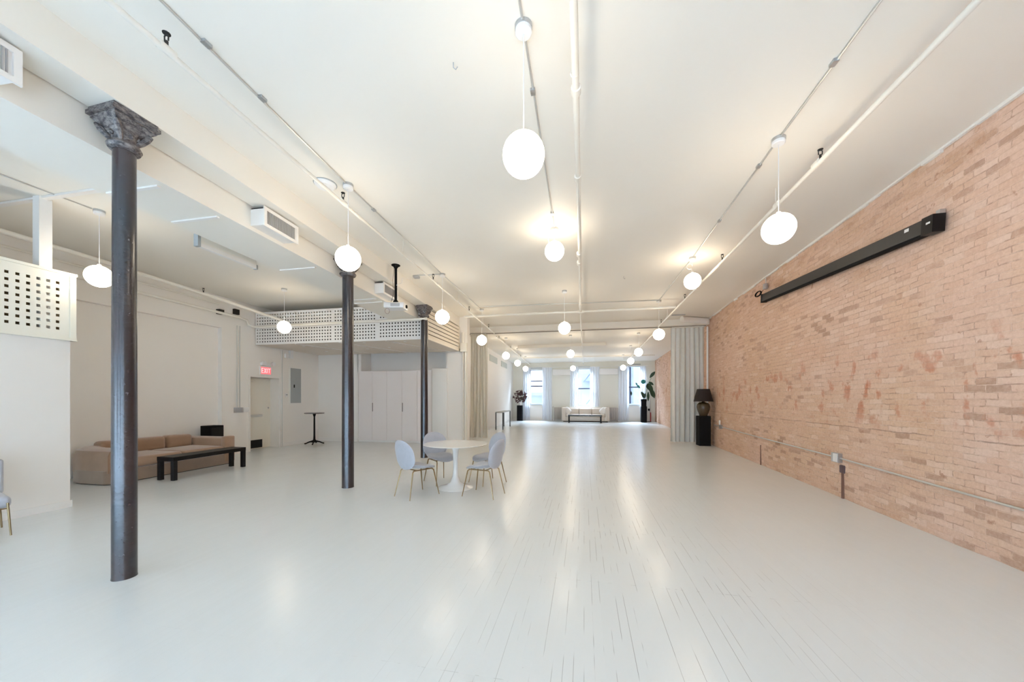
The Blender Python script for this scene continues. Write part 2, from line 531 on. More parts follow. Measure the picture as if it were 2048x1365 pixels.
# slightly uneven face
for i in range(nx):
    pass
vs = [[m.bm.verts.new((L_ * i / nx, 0.012 * math.sin(i * 1.7 + k * 0.9) * random.random(), (CEIL + 0.05) * k / nz)) for k in range(nz + 1)] for i in range(nx + 1)]
bk = [[m.bm.verts.new((L_ * i / nx, -0.3, (CEIL + 0.05) * k / nz)) for k in (0, nz)] for i in (0, nx)]
for i in range(nx):
    for k in range(nz): m.bm.faces.new((vs[i][k], vs[i][k + 1], vs[i + 1][k + 1], vs[i + 1][k]))
m.bm.faces.new((bk[0][0], bk[1][0], bk[1][1], bk[0][1]))
m.bm.faces.new([vs[i][0] for i in range(nx + 1)] + [bk[1][0], bk[0][0]])
m.bm.faces.new([vs[i][nz] for i in range(nx, -1, -1)] + [bk[0][1], bk[1][1]])
m.bm.faces.new([vs[0][k] for k in range(nz, -1, -1)] + [bk[0][0], bk[0][1]])
m.bm.faces.new([vs[nx][k] for k in range(nz + 1)] + [bk[1][1], bk[1][0]])
o = m.build('wall_right', 'brick', smooth=False, loc=(bx(NEAR), NEAR, 0))
o.rotation_euler = (0, 0, ang)
struct(o, 'old exposed brick wall in pink and tan')
# ragged plaster lip where ceiling meets brick
m = MB(); pa = []; y = NEAR
m2 = []
while y < 12.8:
    y2 = y + random.uniform(0.15, 0.5)
    d = random.uniform(0.015, 0.05)
    m.hexa([(bx(y) - 0.03, y), (bx(y) + 0.03, y), (bx(y2) + 0.03, y2), (bx(y2) - 0.03, y2)], CEIL - d, CEIL)
    y = y2
struct(m.build('trim_3', 'trim', smooth=False))

# left wall with shallow recess and door opening
XL = -9.3
m = MB()
m.box(-9.9, -9.42, NEAR, 7.75, 0, 3.36)
m.box(-9.9, XL, NEAR, 7.75, 3.36, CEIL)
m.box(-9.9, XL, 7.75, 8.57, 0, CEIL)
m.box(-9.9, XL, 8.57, 9.55, 2.13, CEIL)
m.box(-9.9, XL, 9.55, 11.6, 0, CEIL)
m.box(-9.9, -9.66, 8.57, 9.55, 0, 2.13)
struct(m.build('wall_left', 'wall', smooth=False), 'off-white wall with a wide shallow recess')

# wall behind the cupboards, with the deep niche over them
m = MB()
m.box(-9.5, -7.72, 11.25, 11.5, 0, CEIL)
m.box(-7.72, cx(11.25) - 0.27, 11.85, 12.1, 0, CEIL)
m.box(-7.74, -7.6, 11.25, 11.85, 2.44, CEIL)
m.box(-4.45, -3.74, 11.25, 11.5, 0, CEIL)
m.box(-7.72, -4.45, 11.25, 11.5, 3.12, CEIL)
struct(m.build('wall_back', 'wall', smooth=False), 'off-white wall behind the white cupboards')

# hall wall beyond the drapes
m = MB(); m.hexa([(hx(11.4) - 0.2, 11.4), (hx(11.4), 11.4), (hx(FAR + 0.3), FAR + 0.3), (hx(FAR + 0.3) - 0.2, FAR + 0.3)], 0, CEIL)
struct(m.build('wall_hall', 'wall', smooth=False), 'white side wall of the far hall')
# wall behind the camera with window openings
m = MB(); xs = [-13, -8.1, -6.3, -5.1, -3.3, -2.1, -0.3, 0.9, 2.7, 5.0]
for i in range(len(xs) - 1):
    if i % 2 == 0: m.box(xs[i], xs[i + 1], NEAR - 0.25, NEAR, 0, CEIL)
    else:
        m.box(xs[i], xs[i + 1], NEAR - 0.25, NEAR, 0, 0.45); m.box(xs[i], xs[i + 1], NEAR - 0.25, NEAR, 3.45, CEIL)
struct(m.build('wall_near', 'wall', smooth=False))

# far wall with three windows
WIN = [(-3.68, -2.78, 1.12, 3.52), (-0.42, 0.44, 1.06, 3.55), (2.84, 3.66, 1.10, 3.66)]
m = MB(); x = -5.2
for (a, b, z0, z1) in WIN:
    m.box(x, a, FAR, FAR + 0.3, 0, CEIL); m.box(a, b, FAR, FAR + 0.3, 0, z0); m.box(a, b, FAR, FAR + 0.3, z1, CEIL); x = b
m.box(x, 5.2, FAR, FAR + 0.3, 0, CEIL)
struct(m.build('wall_far', mat('far_wall_paint', (0.77, 0.76, 0.69), 0.6), smooth=False), 'cream end wall with three tall windows')
for i, (a, b, z0, z1) in enumerate(WIN):
    r = MB()
    r.box(a, a + 0.05, FAR + 0.05, FAR + 0.13, z0, z1).box(b - 0.05, b, FAR + 0.05, FAR + 0.13, z0, z1)
    r.box(a, b, FAR + 0.05, FAR + 0.13, z1 - 0.06, z1).box(a, b, FAR + 0.05, FAR + 0.13, z0, z0 + 0.07)
    f = r.build('window_%d' % (i + 1), 'frame_white', smooth=False)
    struct(f, ['left sash window of the end wall', 'middle sash window of the end wall', 'right sash window of the end wall'][i])
    zm = (z0 + z1) / 2 - (0.12 if i else -0.05)
    sm = MB(); sm.box(a + 0.05, b - 0.05, FAR + 0.06, FAR + 0.12, zm - 0.04, zm + 0.04)
    if i == 0: sm.box(a + 0.05, b - 0.05, FAR + 0.06, FAR + 0.12, zm + 0.32, zm + 0.38)
    sm.build('sash_rail', 'sash', f, smooth=False)
    MB().box(a + 0.05, b - 0.05, FAR + 0.09, FAR + 0.10, z0 + 0.07, z1 - 0.06).build('window_pane', 'glass', f, smooth=False)
    MB().box(a - 0.06, b + 0.06, FAR - 0.07, FAR + 0.02, z0 - 0.04, z0 + 0.005).build('window_sill', 'frame_white', f, smooth=False)
    MB().box(a + 0.03, b - 0.03, FAR - 0.05, FAR + 0.0, z1 + 0.06, z1 + 0.13).build('shade_roller', 'panel_grey', f, smooth=False)
    MB().box(a, b, FAR - 0.02, FAR + 0.0, 0.12, z0 - 0.10).build('apron_panel', 'wall', f, smooth=False)
# baseboards
m = MB(); m.box(-5.0, 4.5, FAR - 0.025, FAR, 0, 0.14); struct(m.build('baseboard_far', 'trim', smooth=False))
m = MB(); m.hexa([(hx(13.4), 13.4), (hx(13.4) + 0.02, 13.4), (hx(FAR) + 0.02, FAR), (hx(FAR), FAR)], 0, 0.14)
struct(m.build('baseboard_hall', 'trim', smooth=False))
m = MB(); m.box(-9.3, -7.74, 11.235, 11.25, 0, 0.12); struct(m.build('baseboard_back', 'trim', smooth=False))
m = MB(); m.box(-9.3, -9.285, 9.62, 11.23, 0, 0.12); m.box(-9.3, -9.285, 7.76, 8.5, 0, 0.12); struct(m.build('baseboard_left', 'trim', smooth=False))

# beam over the columns
def skew(m, o0, o1, y0, y1, z0, z1):
    m.hexa([(cx(y0) + o0, y0), (cx(y0) + o1, y0), (cx(y1) + o1, y1), (cx(y1) + o0, y1)], z0, z1); return m


o = skew(MB(), -0.15, 0.16, NEAR, 11.25, 3.87, CEIL).build('beam', 'ceiling', smooth=False); struct(o, 'white boxed beam resting on the iron columns')
# wall recess edge line
m = MB(); m.box(-9.3, -9.29, 9.62, 9.70, 0, CEIL - 1.1); struct(m.build('trim_4', 'trim', smooth=False))

# duct beside the beam
d = thing('air_duct', 'long white boxed air duct running beside the ceiling beam', 'duct', (0, 0, 0))
skew(MB(), -0.95, -0.165, NEAR + 0.01, 8.70, 3.58, CEIL - 0.002).build('duct_casing', 'ceiling', d, smooth=False)
for y in (2.75, 3.35, 4.95, 6.75, 7.0):
    skew(MB(), -0.90, -0.25, y, y + 0.035, 3.565, 3.58).build('seam_strip', 'trim', d, smooth=False)
d = thing('channel_strip', 'thin white channel with dark ends under the ceiling, left of the duct', 'ceiling strip', (-5.09, 4.35, 3.55))
box('rail', 'trim', -0.03, 0.03, -0.42, 0.42, 0, 0.05, d)
box('end_cap', 'panel_grey', -0.035, 0.035, -0.46, -0.42, -0.005, 0.16, d); box('end_cap', 'panel_grey', -0.03, 0.03, 0.42, 0.45, -0.005, 0.06, d)
box('hanger', 'ceiling', -0.03, 0.03, -0.45, 0.42, 0.05, CEIL - 3.55 - 0.001, d)


# ------------------------------------------------------------------ columns
def column(x, y, label, r=0.085, lean=0.0):
    t = thing('iron_column', label, 'column', (x, y, 0), cx(1) - cx(0), 'iron columns under the beam')
    MB().lathe([(r * 1.03, 0), (r * 1.0, 0.02), (r * 1.0, 1.2), (r * 0.95, 2.6), (r * 0.92, 3.60)], 32).build('shaft', 'iron', t)
    MB().lathe([(r * 0.94, 3.57), (r * 1.25, 3.58), (r * 1.40, 3.605), (r * 1.25, 3.63), (r * 0.97, 3.64)], 28).build('neck_ring', 'peeling', t)
    m = MB()
    m.lathe([(r * 0.95, 3.63), (r * 0.96, 3.68), (r * 1.15, 3.71), (r * 1.25, 3.73)], 24)
    a, b = 0.07, 0.118
    m.hexa([(-a, -a), (a, -a), (a, a), (-a, a)], 3.71, 3.765, [(-b, -b), (b, -b), (b, b), (-b, b)])
    m.hexa([(-b, -b), (b, -b), (b, b), (-b, b)], 3.765, 3.79, [(-b - .025, -b - .025), (b + .025, -b - .025), (b + .025, b + .025), (-b - .025, b + .025)])
    c = b + 0.03
    m.box(-c + .008, c - .008, -c + .008, c - .008, 3.785, 3.81)
    m.box(-c - .012, c + .012, -c - .012, c + .012, 3.81, 3.84)
    m.box(-c, c, -c, c, 3.84, 3.869)
    for sx in (-1, 1):
        for sy in (-1, 1):
            m.tube([(sx * .052, sy * .052, 3.645), (sx * .075, sy * .075, 3.68), (sx * .10, sy * .10, 3.725), (sx * .12, sy * .12, 3.755)], [.014, .022, .024, .012], 8)
    for k in range(8):
        q = k * PI / 4
        m.sphere((math.cos(q) * r * 1.08, math.sin(q) * r * 1.08, 3.69 + .015 * (k % 2)), 0.017, (1, 1, 1.3), 8, 6)
    m.build('capital', 'peeling', t)
    return t


column(-3.79, 2.33, 'nearest dark iron column with peeling capital, in front of the brown sofa', 0.078)
column(-3.925, 5.44, 'middle dark iron column, between the sofa bench and the round table', 0.095)
column(-4.00, 8.58, 'slim farthest dark iron column, behind the round table', 0.092)


# ------------------------------------------------------------------ pendant globes
def pendant(x, y, h, label, ceil=CEIL, loop=False):
    t = thing('pendant_lamp', label, 'pendant lamp', (x, y, ceil), 0, 'glowing white globe pendants')
    L = ceil - h
    MB().lathe([(0, -0.0), (0.062, -0.0), (0.062, -0.030), (0, -0.030)], 24).build('ceiling_box', 'steel', t)
    MB().lathe([(0, -0.030), (0.06, -0.030), (0.06, -0.055), (0.052, -0.062), (0, -0.064)], 24).build('canopy', 'white_plastic', t)
    if loop:
        pts = [(0, 0, -0.062), (0.002, 0, -0.12)]
        for k in range(13):
            a = -PI / 2 + 2 * PI * k / 12 * 0.9
            pts.append((-0.05 + 0.05 * math.cos(a + 1.4), 0.01 * k / 12, -0.17 + 0.05 * math.sin(a + 1.4)))
        pts.append((0.0, 0.0, -L + 0.16))
        MB().tube(pts, 0.004, 6).build('cord', 'white_plastic', t)
    else:
        MB().tube([(0, 0, -0.062), (0, 0, -L + 0.16)], 0.004, 6).build('cord', 'white_plastic', t)
    MB().lathe([(0, -L + 0.17), (0.022, -L + 0.17), (0.03, -L + 0.142), (0, -L + 0.142)], 16).build('cap', 'white_plastic', t)
    MB().sphere((0, 0, -L), 0.15, (1, 1, 1), 32, 20).build('glass_globe', 'globe', t)


pendant(-0.425, 2.55, 3.25, 'largest glowing globe pendant, top centre near the camera')
pendant(-0.455, 5.68, 3.82, 'globe pendant hung short with looped cord, middle row', loop=True)
pendant(-0.475, 9.0, 3.25, 'middle-row globe pendant just before the ceiling cross pipe')
pendant(-0.515, 14.2, 3.25, 'middle-row globe pendant beyond the drapes', FCEIL)
pendant(-0.62, 21.0, 3.25, 'middle-row globe pendant farthest away, by the middle window', FCEIL)
pendant(-2.89, 4.01, 3.25, 'globe pendant in front of the middle column')
pendant(-2.98, 7.28, 3.25, 'globe pendant to the right of the farthest column, near the projector')
pendant(-3.0, 10.38, 3.25, 'globe pendant in front of the left linen drape')
pendant(-3.11, 14.3, 3.25, 'first globe pendant beyond the left drape', FCEIL)
pendant(-3.2, 17.4, 3.25, 'second globe pendant beyond the left drape', FCEIL)
pendant(-3.35, 20.8, 3.25, 'globe pendant farthest along the left row, by the left window', FCEIL)
pendant(1.963, 4.17, 3.25, 'large globe pendant nearest to the brick wall')
pendant(2.015, 7.36, 3.73, 'right-row globe pendant hung short on a looped cord', loop=True)
pendant(2.0, 10.4, 3.25, 'globe pendant just left of the right drape')
pendant(2.01, 14.2, 3.25, 'right-row globe pendant first beyond the drapes', FCEIL)
pendant(2.13, 17.5, 3.25, 'right-row globe pendant second beyond the drapes', FCEIL)
pendant(2.16, 21.1, 3.25, 'right-row globe pendant farthest, by the right window', FCEIL)
pendant(-6.76, 3.87, 3.24, 'globe pendant beside the nearest column, over the lattice partition side')
pendant(-7.15, 7.5, 3.24, 'globe pendant in front of the lattice loft')


# ------------------------------------------------------------------ pipes and conduits
def pipe(name, label, pts, r, m='pipe', fit=(), cat='pipe', group=None, frames=None):
    t = thing(name, label, cat, pts[0], 0, group)
    P0 = Vector(pts[0])
    L = [Vector(p) - P0 for p in pts]
    MB().tube(L, r, 12).build('pipe_run', m, t)
    for (p, d, q) in fit:
        p = Vector(p) - P0; d = Vector(d)
        MB().tube([p - d * q, p + d * q], r * 1.45, 12).build('coupling', m, t)
    return t


def hanger(t, p, top, m='pipe'):
    p = Vector(p) - t.location
    MB().tube([p, (p.x, p.y, top - t.location.z - 0.001)], 0.006, 6).tube([(p.x + .03 * math.cos(a), p.y, p.z + .03 * math.sin(a)) for a in [k * PI / 4 for k in range(8)]], 0.005, 5, closed=True).build('hanger', m, t)


def head(t, p, r=0.03):
    p = Vector(p) - t.location
    m = MB().tube([p, p + Vector((0, 0, 0.05))], 0.011, 8)
    m.tube([p + Vector((-.016, 0, .05)), p + Vector((-.018, 0, .085)), p + Vector((0, 0, .1)), p + Vector((.018, 0, .085)), p + Vector((.016, 0, .05))], 0.005, 6)
    m.lathe([(0, p.z + .1), (.024, p.z + .1), (.024, p.z + .105), (0, p.z + .105)], 12, (p.x, p.y))
    m.build('sprinkler_head', 'dark', t)


yy = (0, 1, 0); xxd = (1, 0, 0)
p1x = lambda y: -2.86 - 0.035 * (y - 1.7)
t = pipe('sprinkler_pipe', 'cream sprinkler pipe under the ceiling near the left globe row', [(p1x(-3.3), -3.3, 3.95), (p1x(12.9), 12.9, 3.92)], 0.021,
         fit=[((p1x(2.0), 2.0, 3.95), yy, .05), ((p1x(3.98), 3.98, 3.945), yy, .05), ((p1x(7.2), 7.2, 3.935), yy, .05)])
for y in (2.0, 3.98, 6.95, 9.6, 12.0): head(t, (p1x(y), y, 3.96))
for y in (1.2, 5.6, 8.6, 11.2): hanger(t, (p1x(y), y, 3.94), CEIL)
t = pipe('sprinkler_pipe', 'cream sprinkler pipe beyond the left drape, along the far ceiling', [(p1x(13.3), 13.3, 3.86), (p1x(24.5), 24.5, 3.84)], 0.024, fit=[((-3.5, 19.5, 3.85), yy, .04)])
for y in (13.8, 16.6, 20.0): head(t, (p1x(y), y, 3.86))
for y in (15, 22): hanger(t, (p1x(y), y, 3.85), FCEIL)
t = pipe('sprinkler_pipe', 'cream main pipe along the middle of the ceiling', [(-0.06, -3.3, 3.95), (-0.065, 5.3, 3.95), (-0.10, 10.25, 3.95)], 0.027,
         fit=[((-0.062, 2.9, 3.95), yy, .03), ((-0.068, 4.05, 3.95), yy, .04), ((-0.085, 6.2, 3.95), yy, .05), ((-0.087, 6.6, 3.95), yy, .05), ((-0.095, 9.6, 3.95), yy, .12)])
for y in (0.8, 2.75, 7.5): hanger(t, (-0.07, y, 3.95), CEIL)
t = pipe('sprinkler_pipe', 'thick cream cross pipe spanning the ceiling before the drapes', [(-3.5, 10.25, 3.95), (-0.04, 10.3, 3.95), (2.42, 10.35, 3.97)], 0.034,
         fit=[((-0.1, 10.3, 3.95), xxd, .08)])
t = pipe('sprinkler_pipe', 'slim cream pipe over the middle of the far hall', [(-0.10, 10.42, 3.93), (-0.09, 12.9, 3.90), (-0.09, 13.2, 3.86), (-0.05, 24.6, 3.84)], 0.022, fit=[((-0.09, 17, 3.855), yy, .06)])
rp = lambda y: 2.38 + 0.009 * (y - 4)
t = pipe('sprinkler_pipe', 'cream sprinkler pipe over the right globe row by the brick wall', [(rp(-3.3), -3.3, 3.95), (rp(12.9), 12.9, 3.93)], 0.024,
         fit=[((rp(4.3), 4.3, 3.95), yy, .05), ((rp(5.1), 5.1, 3.95), yy, .04), ((rp(8.6), 8.6, 3.94), yy, .05)])
for y in (4.25, 7.0, 9.5, 12.4): head(t, (rp(y), y, 3.96))
for y in (1.5, 5.15, 8.7, 11.5): hanger(t, (rp(y), y, 3.95), CEIL)
t = pipe('sprinkler_pipe', 'cream pipe along the right side of the far ceiling', [(rp(13.3), 13.3, 3.86), (rp(24.5) + .08, 24.5, 3.84)], 0.024)
for y in (15.5, 20): hanger(t, (rp(y), y, 3.85), FCEIL)
t = pipe('wall_pipe', 'thick cream pipe high along the left wall, bending down at the loft',
         [(-8.4, NEAR + .1, 4.02), (-8.4, 2.0, 4.0), (-8.4, 4.7, 3.95), (-8.45, 7.0, 3.86), (-8.32, 8.20, 3.73), (-8.15, 8.42, 3.66), (-8.05, 8.5, 3.58), (-8.0, 8.52, 3.5)], 0.038)
head(t, (-8.42, 6.6, 3.89)); hanger(t, (-8.4, 5.2, 3.93), CEIL)
t = pipe('wall_pipe', 'cream pipe lower on the left wall that turns across the loft lattice',
         [(-9.15, NEAR + .1, 3.8), (-9.15, 4.0, 3.76), (-9.15, 8.1, 3.70), (-9.12, 8.3, 3.66), (-9.12, 8.35, 3.56), (-9.05, 8.42, 3.50), (-8.8, 8.47, 3.50), (-6.0, 8.5, 3.52), (-3.9, 8.52, 3.53)], 0.034)
MB().box(-0.18, -0.03, 11.0, 11.12, -0.11, 0.01).build('pipe_box', 'dark', t, smooth=False)
t = pipe('wall_pipe', 'dull cream pipe between the two thick pipes on the left wall', [(-9.2, NEAR + .1, 4.02), (-9.2, 7.6, 3.95)], 0.022)


def conduit(label, pts, r=0.009, m='conduit', clips=()):
    t = thing('conduit', label, 'conduit', pts[0])
    P0 = Vector(pts[0])
    MB().tube([Vector(p) - P0 for p in pts], r, 8).build('conduit_run', m, t)
    for p in clips:
        q = Vector(p) - P0
        MB().box(q.x - .02, q.x + .02, q.y - .03, q.y + .03, q.z - .014, q.z + .01).build('clip', 'steel', t, smooth=False)
    return t


zc = CEIL - 0.011
conduit('thin metal conduit on the ceiling along the left globe row', [(-2.76, -3.3, zc), (-2.78, 1.9, zc), (-2.89, 3.95, zc), (-2.98, 7.2, zc), (-3.0, 10.3, zc)], clips=[(-2.80, 2.7, zc), (-2.78, 2.2, zc), (-2.91, 4.6, zc)])
conduit('thin conduit on the ceiling joining the middle globes', [(-0.40, -3.3, zc), (-0.425, 2.49, zc), (-0.45, 5.6, zc)], clips=[(-0.435, 3.1, zc), (-.45, 5.2, zc)])
conduit('thin conduit on the ceiling joining the right globes', [(1.90, -3.3, zc), (1.96, 4.1, zc), (2.015, 7.3, zc), (2.0, 10.3, zc)], clips=[(1.945, 3.3, zc), (1.965, 4.6, zc), (1.99, 5.9, zc)])
conduit('thin conduit crossing the ceiling between left and right globes', [(-3.0, 10.05, zc), (1.95, 10.35, zc)])
conduit('short conduit on the ceiling beside the projector', [(-3.55, 7.23, zc), (-3.05, 7.27, zc)])
conduit('dark conduit across the left ceiling to the lamp by the first column', [(-6.9, 0.5, zc), (-6.78, 3.8, zc)], 0.008)
j = tag(MB().box(-0.06, 0.06, -0.05, 0.05, -0.05, 0).build('junction_box', 'steel', smooth=False, loc=(-3.58, 7.28, CEIL - .001)), 'small metal box on the ceiling beside the projector', 'junction box')
t = thing('smoke_detector', 'round white disc detector on the ceiling left of the first left globe', 'smoke detector', (-3.16, 3.94, CEIL))
MB().lathe([(0, -0.045), (0.10, -0.042), (0.125, -0.015), (0.125, 0), (0, 0)], 28).build('cover', 'white_plastic', t)
MB().lathe([(0.10, -0.006), (0.135, -0.006), (0.135, -0.0005), (0.10, -0.0005)], 28).build('base_ring', 'panel_grey', t)
for (x, y, l) in ((-1.02, 2.72, 'tiny dark hook stuck in the ceiling left of the nearest globe'), (0.85, 8.2, 'tiny dark hook in the ceiling before the cross pipe')):
    tag(MB().tube([(0, 0, 0), (0, 0, -.04), (.02, 0, -.06), (.035, 0, -.04)], 0.004, 6).build('ceiling_hook', 'panel_grey', loc=(x, y, CEIL)), l, 'hook')


# ------------------------------------------------------------------ air registers
def register(y, label, ln=0.52):
    t = thing('air_register', label, 'vent', (cx(y), y, 3.61), math.atan(0.042), 'air registers along the duct')
    MB().hexa([(-.165, 0), (.03, 0), (.03, ln), (-.165, ln)], 0.02, 0.22, [(-.165, 0), (.03, 0), (.03, ln), (-.165, ln)]).build('box_body', 'trim', t, smooth=False)
    f = MB()
    f.box(.03, .045, -.02, .02, 0, .24).box(.03, .045, ln - .02, ln + .02, 0, .24).box(.03, .045, .02, ln - .02, 0, .04).box(.03, .045, .02, ln - .02, .20, .24)
    f.build('grille_frame', 'trim', t, smooth=False)
    g = MB()
    k = 0.03
    while k < ln - .03:
        g.box(.031, .040, k, k + .008, .04, .20); k += .02
    g.build('grille', 'grille', t, smooth=False)
    box('gap_shade_strip', 'dark', -.16, .02, .005, ln - .005, .221, .235, t)  # solid dark strip painting the shade in the gap above the box


register(1.20, 'air register box at the upper left edge, nearest the camera')
register(3.72, 'air register box under the beam between the first and middle columns')
register(6.58, 'air register box behind the projector pole', 0.58)


# ------------------------------------------------------------------ projector
t = thing('projector', 'white projector hanging from a black ceiling pole', 'projector', (-3.70, 6.62, CEIL), 0.2)
MB().lathe([(0, 0), (.085, 0), (.085, -.012), (.05, -.03), (.035, -.06), (0, -.06)], 24).build('ceiling_plate', 'matte_black', t)
MB().tube([(0, 0, -.05), (0, 0, -.72)], .026, 14).build('pole', 'matte_black', t)
m = MB().lathe([(0, -.70), (.03, -.70), (.055, -.74), (.055, -.76), (0, -.76)], 16)
for a in (0.5, 2.2, 3.8, 5.4): m.tube([(0, 0, -.75), (.15 * math.cos(a), .11 * math.sin(a), -.775)], .010, 6)
m.build('mount_bracket', 'matte_black', t)
b = MB().rbox(-.20, .20, -.14, .14, -.885, -.775, .018, 3).build('projector_body', 'white_plastic', t)
box('side_vent', 'grille', -.06, .12, -.1425, -.139, -.86, -.80, b)
MB().tube([(.195, .02, -.83), (.222, .02, -.83)], .034, 16).build('lens', 'matte_black', b)
MB().tube([(-.03, 0, -.01), (-.05, -.02, -.3), (-.04, -.03, -.6), (-.08, -.06, -.78)], .004, 6).build('power_cable', 'matte_black', t)
MB().tube([(.0, .0, -.42), (.04, -.03, -.40), (.15, -.1, -.39), (.20, -.2, -.32), (.28, .2, -.22), (.20, .55, -.05)], .004, 6).build('power_cable', 'white_plastic', t)
MB().tube([(-.13 + .045 * math.cos(a), -.12, -.95 + .055 * math.sin(a)) for a in [k * PI / 6 for k in range(12)]], .003, 5, closed=True).build('cable_loop', mat('red_cable', (.35, .18, .17), .5), t)


# ------------------------------------------------------------------ lattice panels
def lattice(m, u0, u1, z0, z1, put, pitch=0.085, slat=0.047, th=0.008, border=0.05):
    """perforated grid panel; put(u, w) -> (x, y) where w is depth"""
    def edges(a, b):
        n = max(1, int((b - a - 2 * border + slat) / pitch)); hole = pitch - slat
        off = (b - a - (n * pitch - slat)) / 2
        e = [a]
        for i in range(n): e += [a + off + i * pitch, a + off + i * pitch + hole]
        return e + [b]
    U = edges(u0, u1); Z = edges(z0, z1)
    F = [[[m.bm.verts.new((*put(u, w_), z)) for z in Z] for u in U] for w_ in (0, th)]
    solid = lambda i, k: 0 <= i < len(U) - 1 and 0 <= k < len(Z) - 1 and not (i % 2 == 1 and k % 2 == 1)
    for i in range(len(U) - 1):
        for k in range(len(Z) - 1):
            if not solid(i, k): continue
            for L in F: m.bm.faces.new((L[i][k], L[i + 1][k], L[i + 1][k + 1], L[i][k + 1]))
            for (di, dk, p, q) in ((-1, 0, (i, k), (i, k + 1)), (1, 0, (i + 1, k), (i + 1, k + 1)), (0, -1, (i, k), (i + 1, k)), (0, 1, (i, k + 1), (i + 1, k + 1))):
                if not solid(i + di, k + dk):
                    m.bm.faces.new((F[0][p[0]][p[1]], F[0][q[0]][q[1]], F[1][q[0]][q[1]], F[1][p[0]][p[1]]))


# loft over the cupboards
LT, LB = 3.98, 3.05
loft = thing('storage_loft', 'white lattice storage loft hung above the cupboards', 'storage loft', (-6.65, 9.9, LB))
LF = 8.72
ox, oy, oz = -6.65, 9.9, LB
secs = [(-9.28, -6.76), (-6.76, -6.26), (-6.26, -5.42), (-5.42, -4.02)]
for (a, b) in secs:
    m = MB(); lattice(m, a - ox, b - ox, 0.0, (LT if b < -5 else 3.865) - LB, lambda u, wv: (u, LF - oy + wv))
    m.build('lattice_panel', 'lattice', loft, smooth=False)
m = MB(); k = 0
for i in range(7):
    z = 0.05 + i * 0.108
    m.box(-4.02 - ox, -3.995 - ox, LF + .04 - oy, 11.22 - oy, z, z + .085)
m.box(-4.02 - ox, -3.985 - ox, LF - oy, LF + .06 - oy, 0, 3.865 - LB).box(-4.02 - ox, -3.985 - ox, 11.15 - oy, 11.22 - oy, 0, 3.865 - LB)
m.box(-4.02 - ox, -3.985 - ox, LF - oy, 11.22 - oy, 0, .06)
m.build('slatted_side', 'louvre', loft, smooth=False)
box('loft_floor', 'soffit', -9.28 - ox, -4.02 - ox, LF + .03 - oy, 11.22 - oy, 0.0, 0.05, loft)
box('interior_shade', 'dark', -9.2 - ox, -4.04 - ox, LF + .12 - oy, LF + .15 - oy, 0.05, 3.85 - LB, loft)  # near-black sheet behind the lattice, painted in for the loft's interior shade
box('top_panel', 'lattice', -9.28 - ox, -4.30 - ox, LF + .01 - oy, 11.22 - oy, 3.84 - LB, 3.86 - LB, loft)
box('interior_shade', 'dark', -4.10 - ox, -4.05 - ox, LF + .15 - oy, 11.2 - oy, 0.05, 3.85 - LB, loft)  # second near-black sheet, interior shade behind the slatted side
m = MB()
for x in (-8.0, -6.6, -5.2): m.hexa([(x - ox, LF + .04 - oy), (x + .03 - ox, LF + .04 - oy), (x + .9 - ox, 11.2 - oy), (x + .87 - ox, 11.2 - oy)], -0.012, 0)
m.build('soffit_batten', 'trim', loft, smooth=False)
spots = [(-8.1, 9.2), (-8.25, 10.35), (-7.25, 9.1), (-6.6, 10.1), (-5.95, 8.95), (-5.75, 9.9), (-4.75, 9.0), (-4.9, 10.3)]
SPL = ['front row, nearest the left wall', 'back row, above the electrical panel', 'front row, just left of the middle column', 'back row, over the leftmost cupboard', 'front row, right of the middle column', 'back row, between the two farther columns', 'front row, just left of the farthest column', 'back row, beyond the farthest column']
for i, (x, y) in enumerate(spots):
    s = thing('recessed_spotlight', 'tiny warm spotlight under the lattice loft, ' + SPL[i], 'spotlight', (x, y, LB - .002), 0, 'spotlights under the loft')
    MB().lathe([(0.028, -.004), (.045, -.004), (.045, 0), (.028, 0)], 16).build('rim', 'white_plastic', s)
    MB().lathe([(0, -.003), (.027, -.003), (.027, -.001), (0, -.001)], 16).build('bulb', 'bulb_warm', s)

# near-left partition with lattice top
PX = -7.0
struct(box('partition', 'wall', PX - 0.12, PX, NEAR, 3.70, 0, 2.30), 'half-height white partition at the left edge')
struct(box('baseboard_partition', 'trim', PX, PX + .015, NEAR, 3.715, 0, .09))
scr = thing('lattice_screen', 'cream lattice screen standing on the left partition', 'lattice screen', (PX, 2, 2.30))
m = MB(); lattice(m, -3.0, 1.73, 0.0, 0.92, lambda u, wv: (0.03 - wv, u), pitch=0.088, slat=0.052, border=0.11)
m.build('lattice_panel', 'cream_lattice', scr, smooth=False)
box('top_rail', 'cream_lattice', -0.02, 0.045, -3.0, 1.75, 0.90, 0.935, scr)
box('bottom_rail', 'cream_lattice', -0.02, 0.05, -3.0, 1.75, -0.0, 0.03, scr)
box('end_post', 'cream_lattice', -0.05, 0.042, 1.68, 1.74, 0.0, 0.92, scr)
box('post', 'trim', -0.14, -0.02, 1.42, 1.54, 0.0, CEIL - 2.30 - .001, scr)
struct(box('trim_5', 'trim', -9.3, -4.9, 3.44, 3.50, CEIL - 0.03, CEIL - .001))
bcol = [(.12, .06, .04), (.05, .05, .045), (.16, .10, .04), (.05, .03, .025), (.14, .07, .06)]
for i in range(8):  # storage boxes made tall, close and more numerous so the lattice holes look dark
    tag(MB().rbox(-.22, .22, -.27, .27, 0, .86, .01, 1).build('storage_box', mat('stored_box_%d' % i, bcol[i % 5], .7), smooth=False, loc=(-7.37, -1.0 + i * .63, 2.306)),
        'dark brown box stored close behind the cream lattice screen to darken its holes', 'box', 'boxes behind the lattice screen')
struct(box('partition_top', 'wall', -9.3, PX - .125, NEAR, 3.70, 2.24, 2.305))

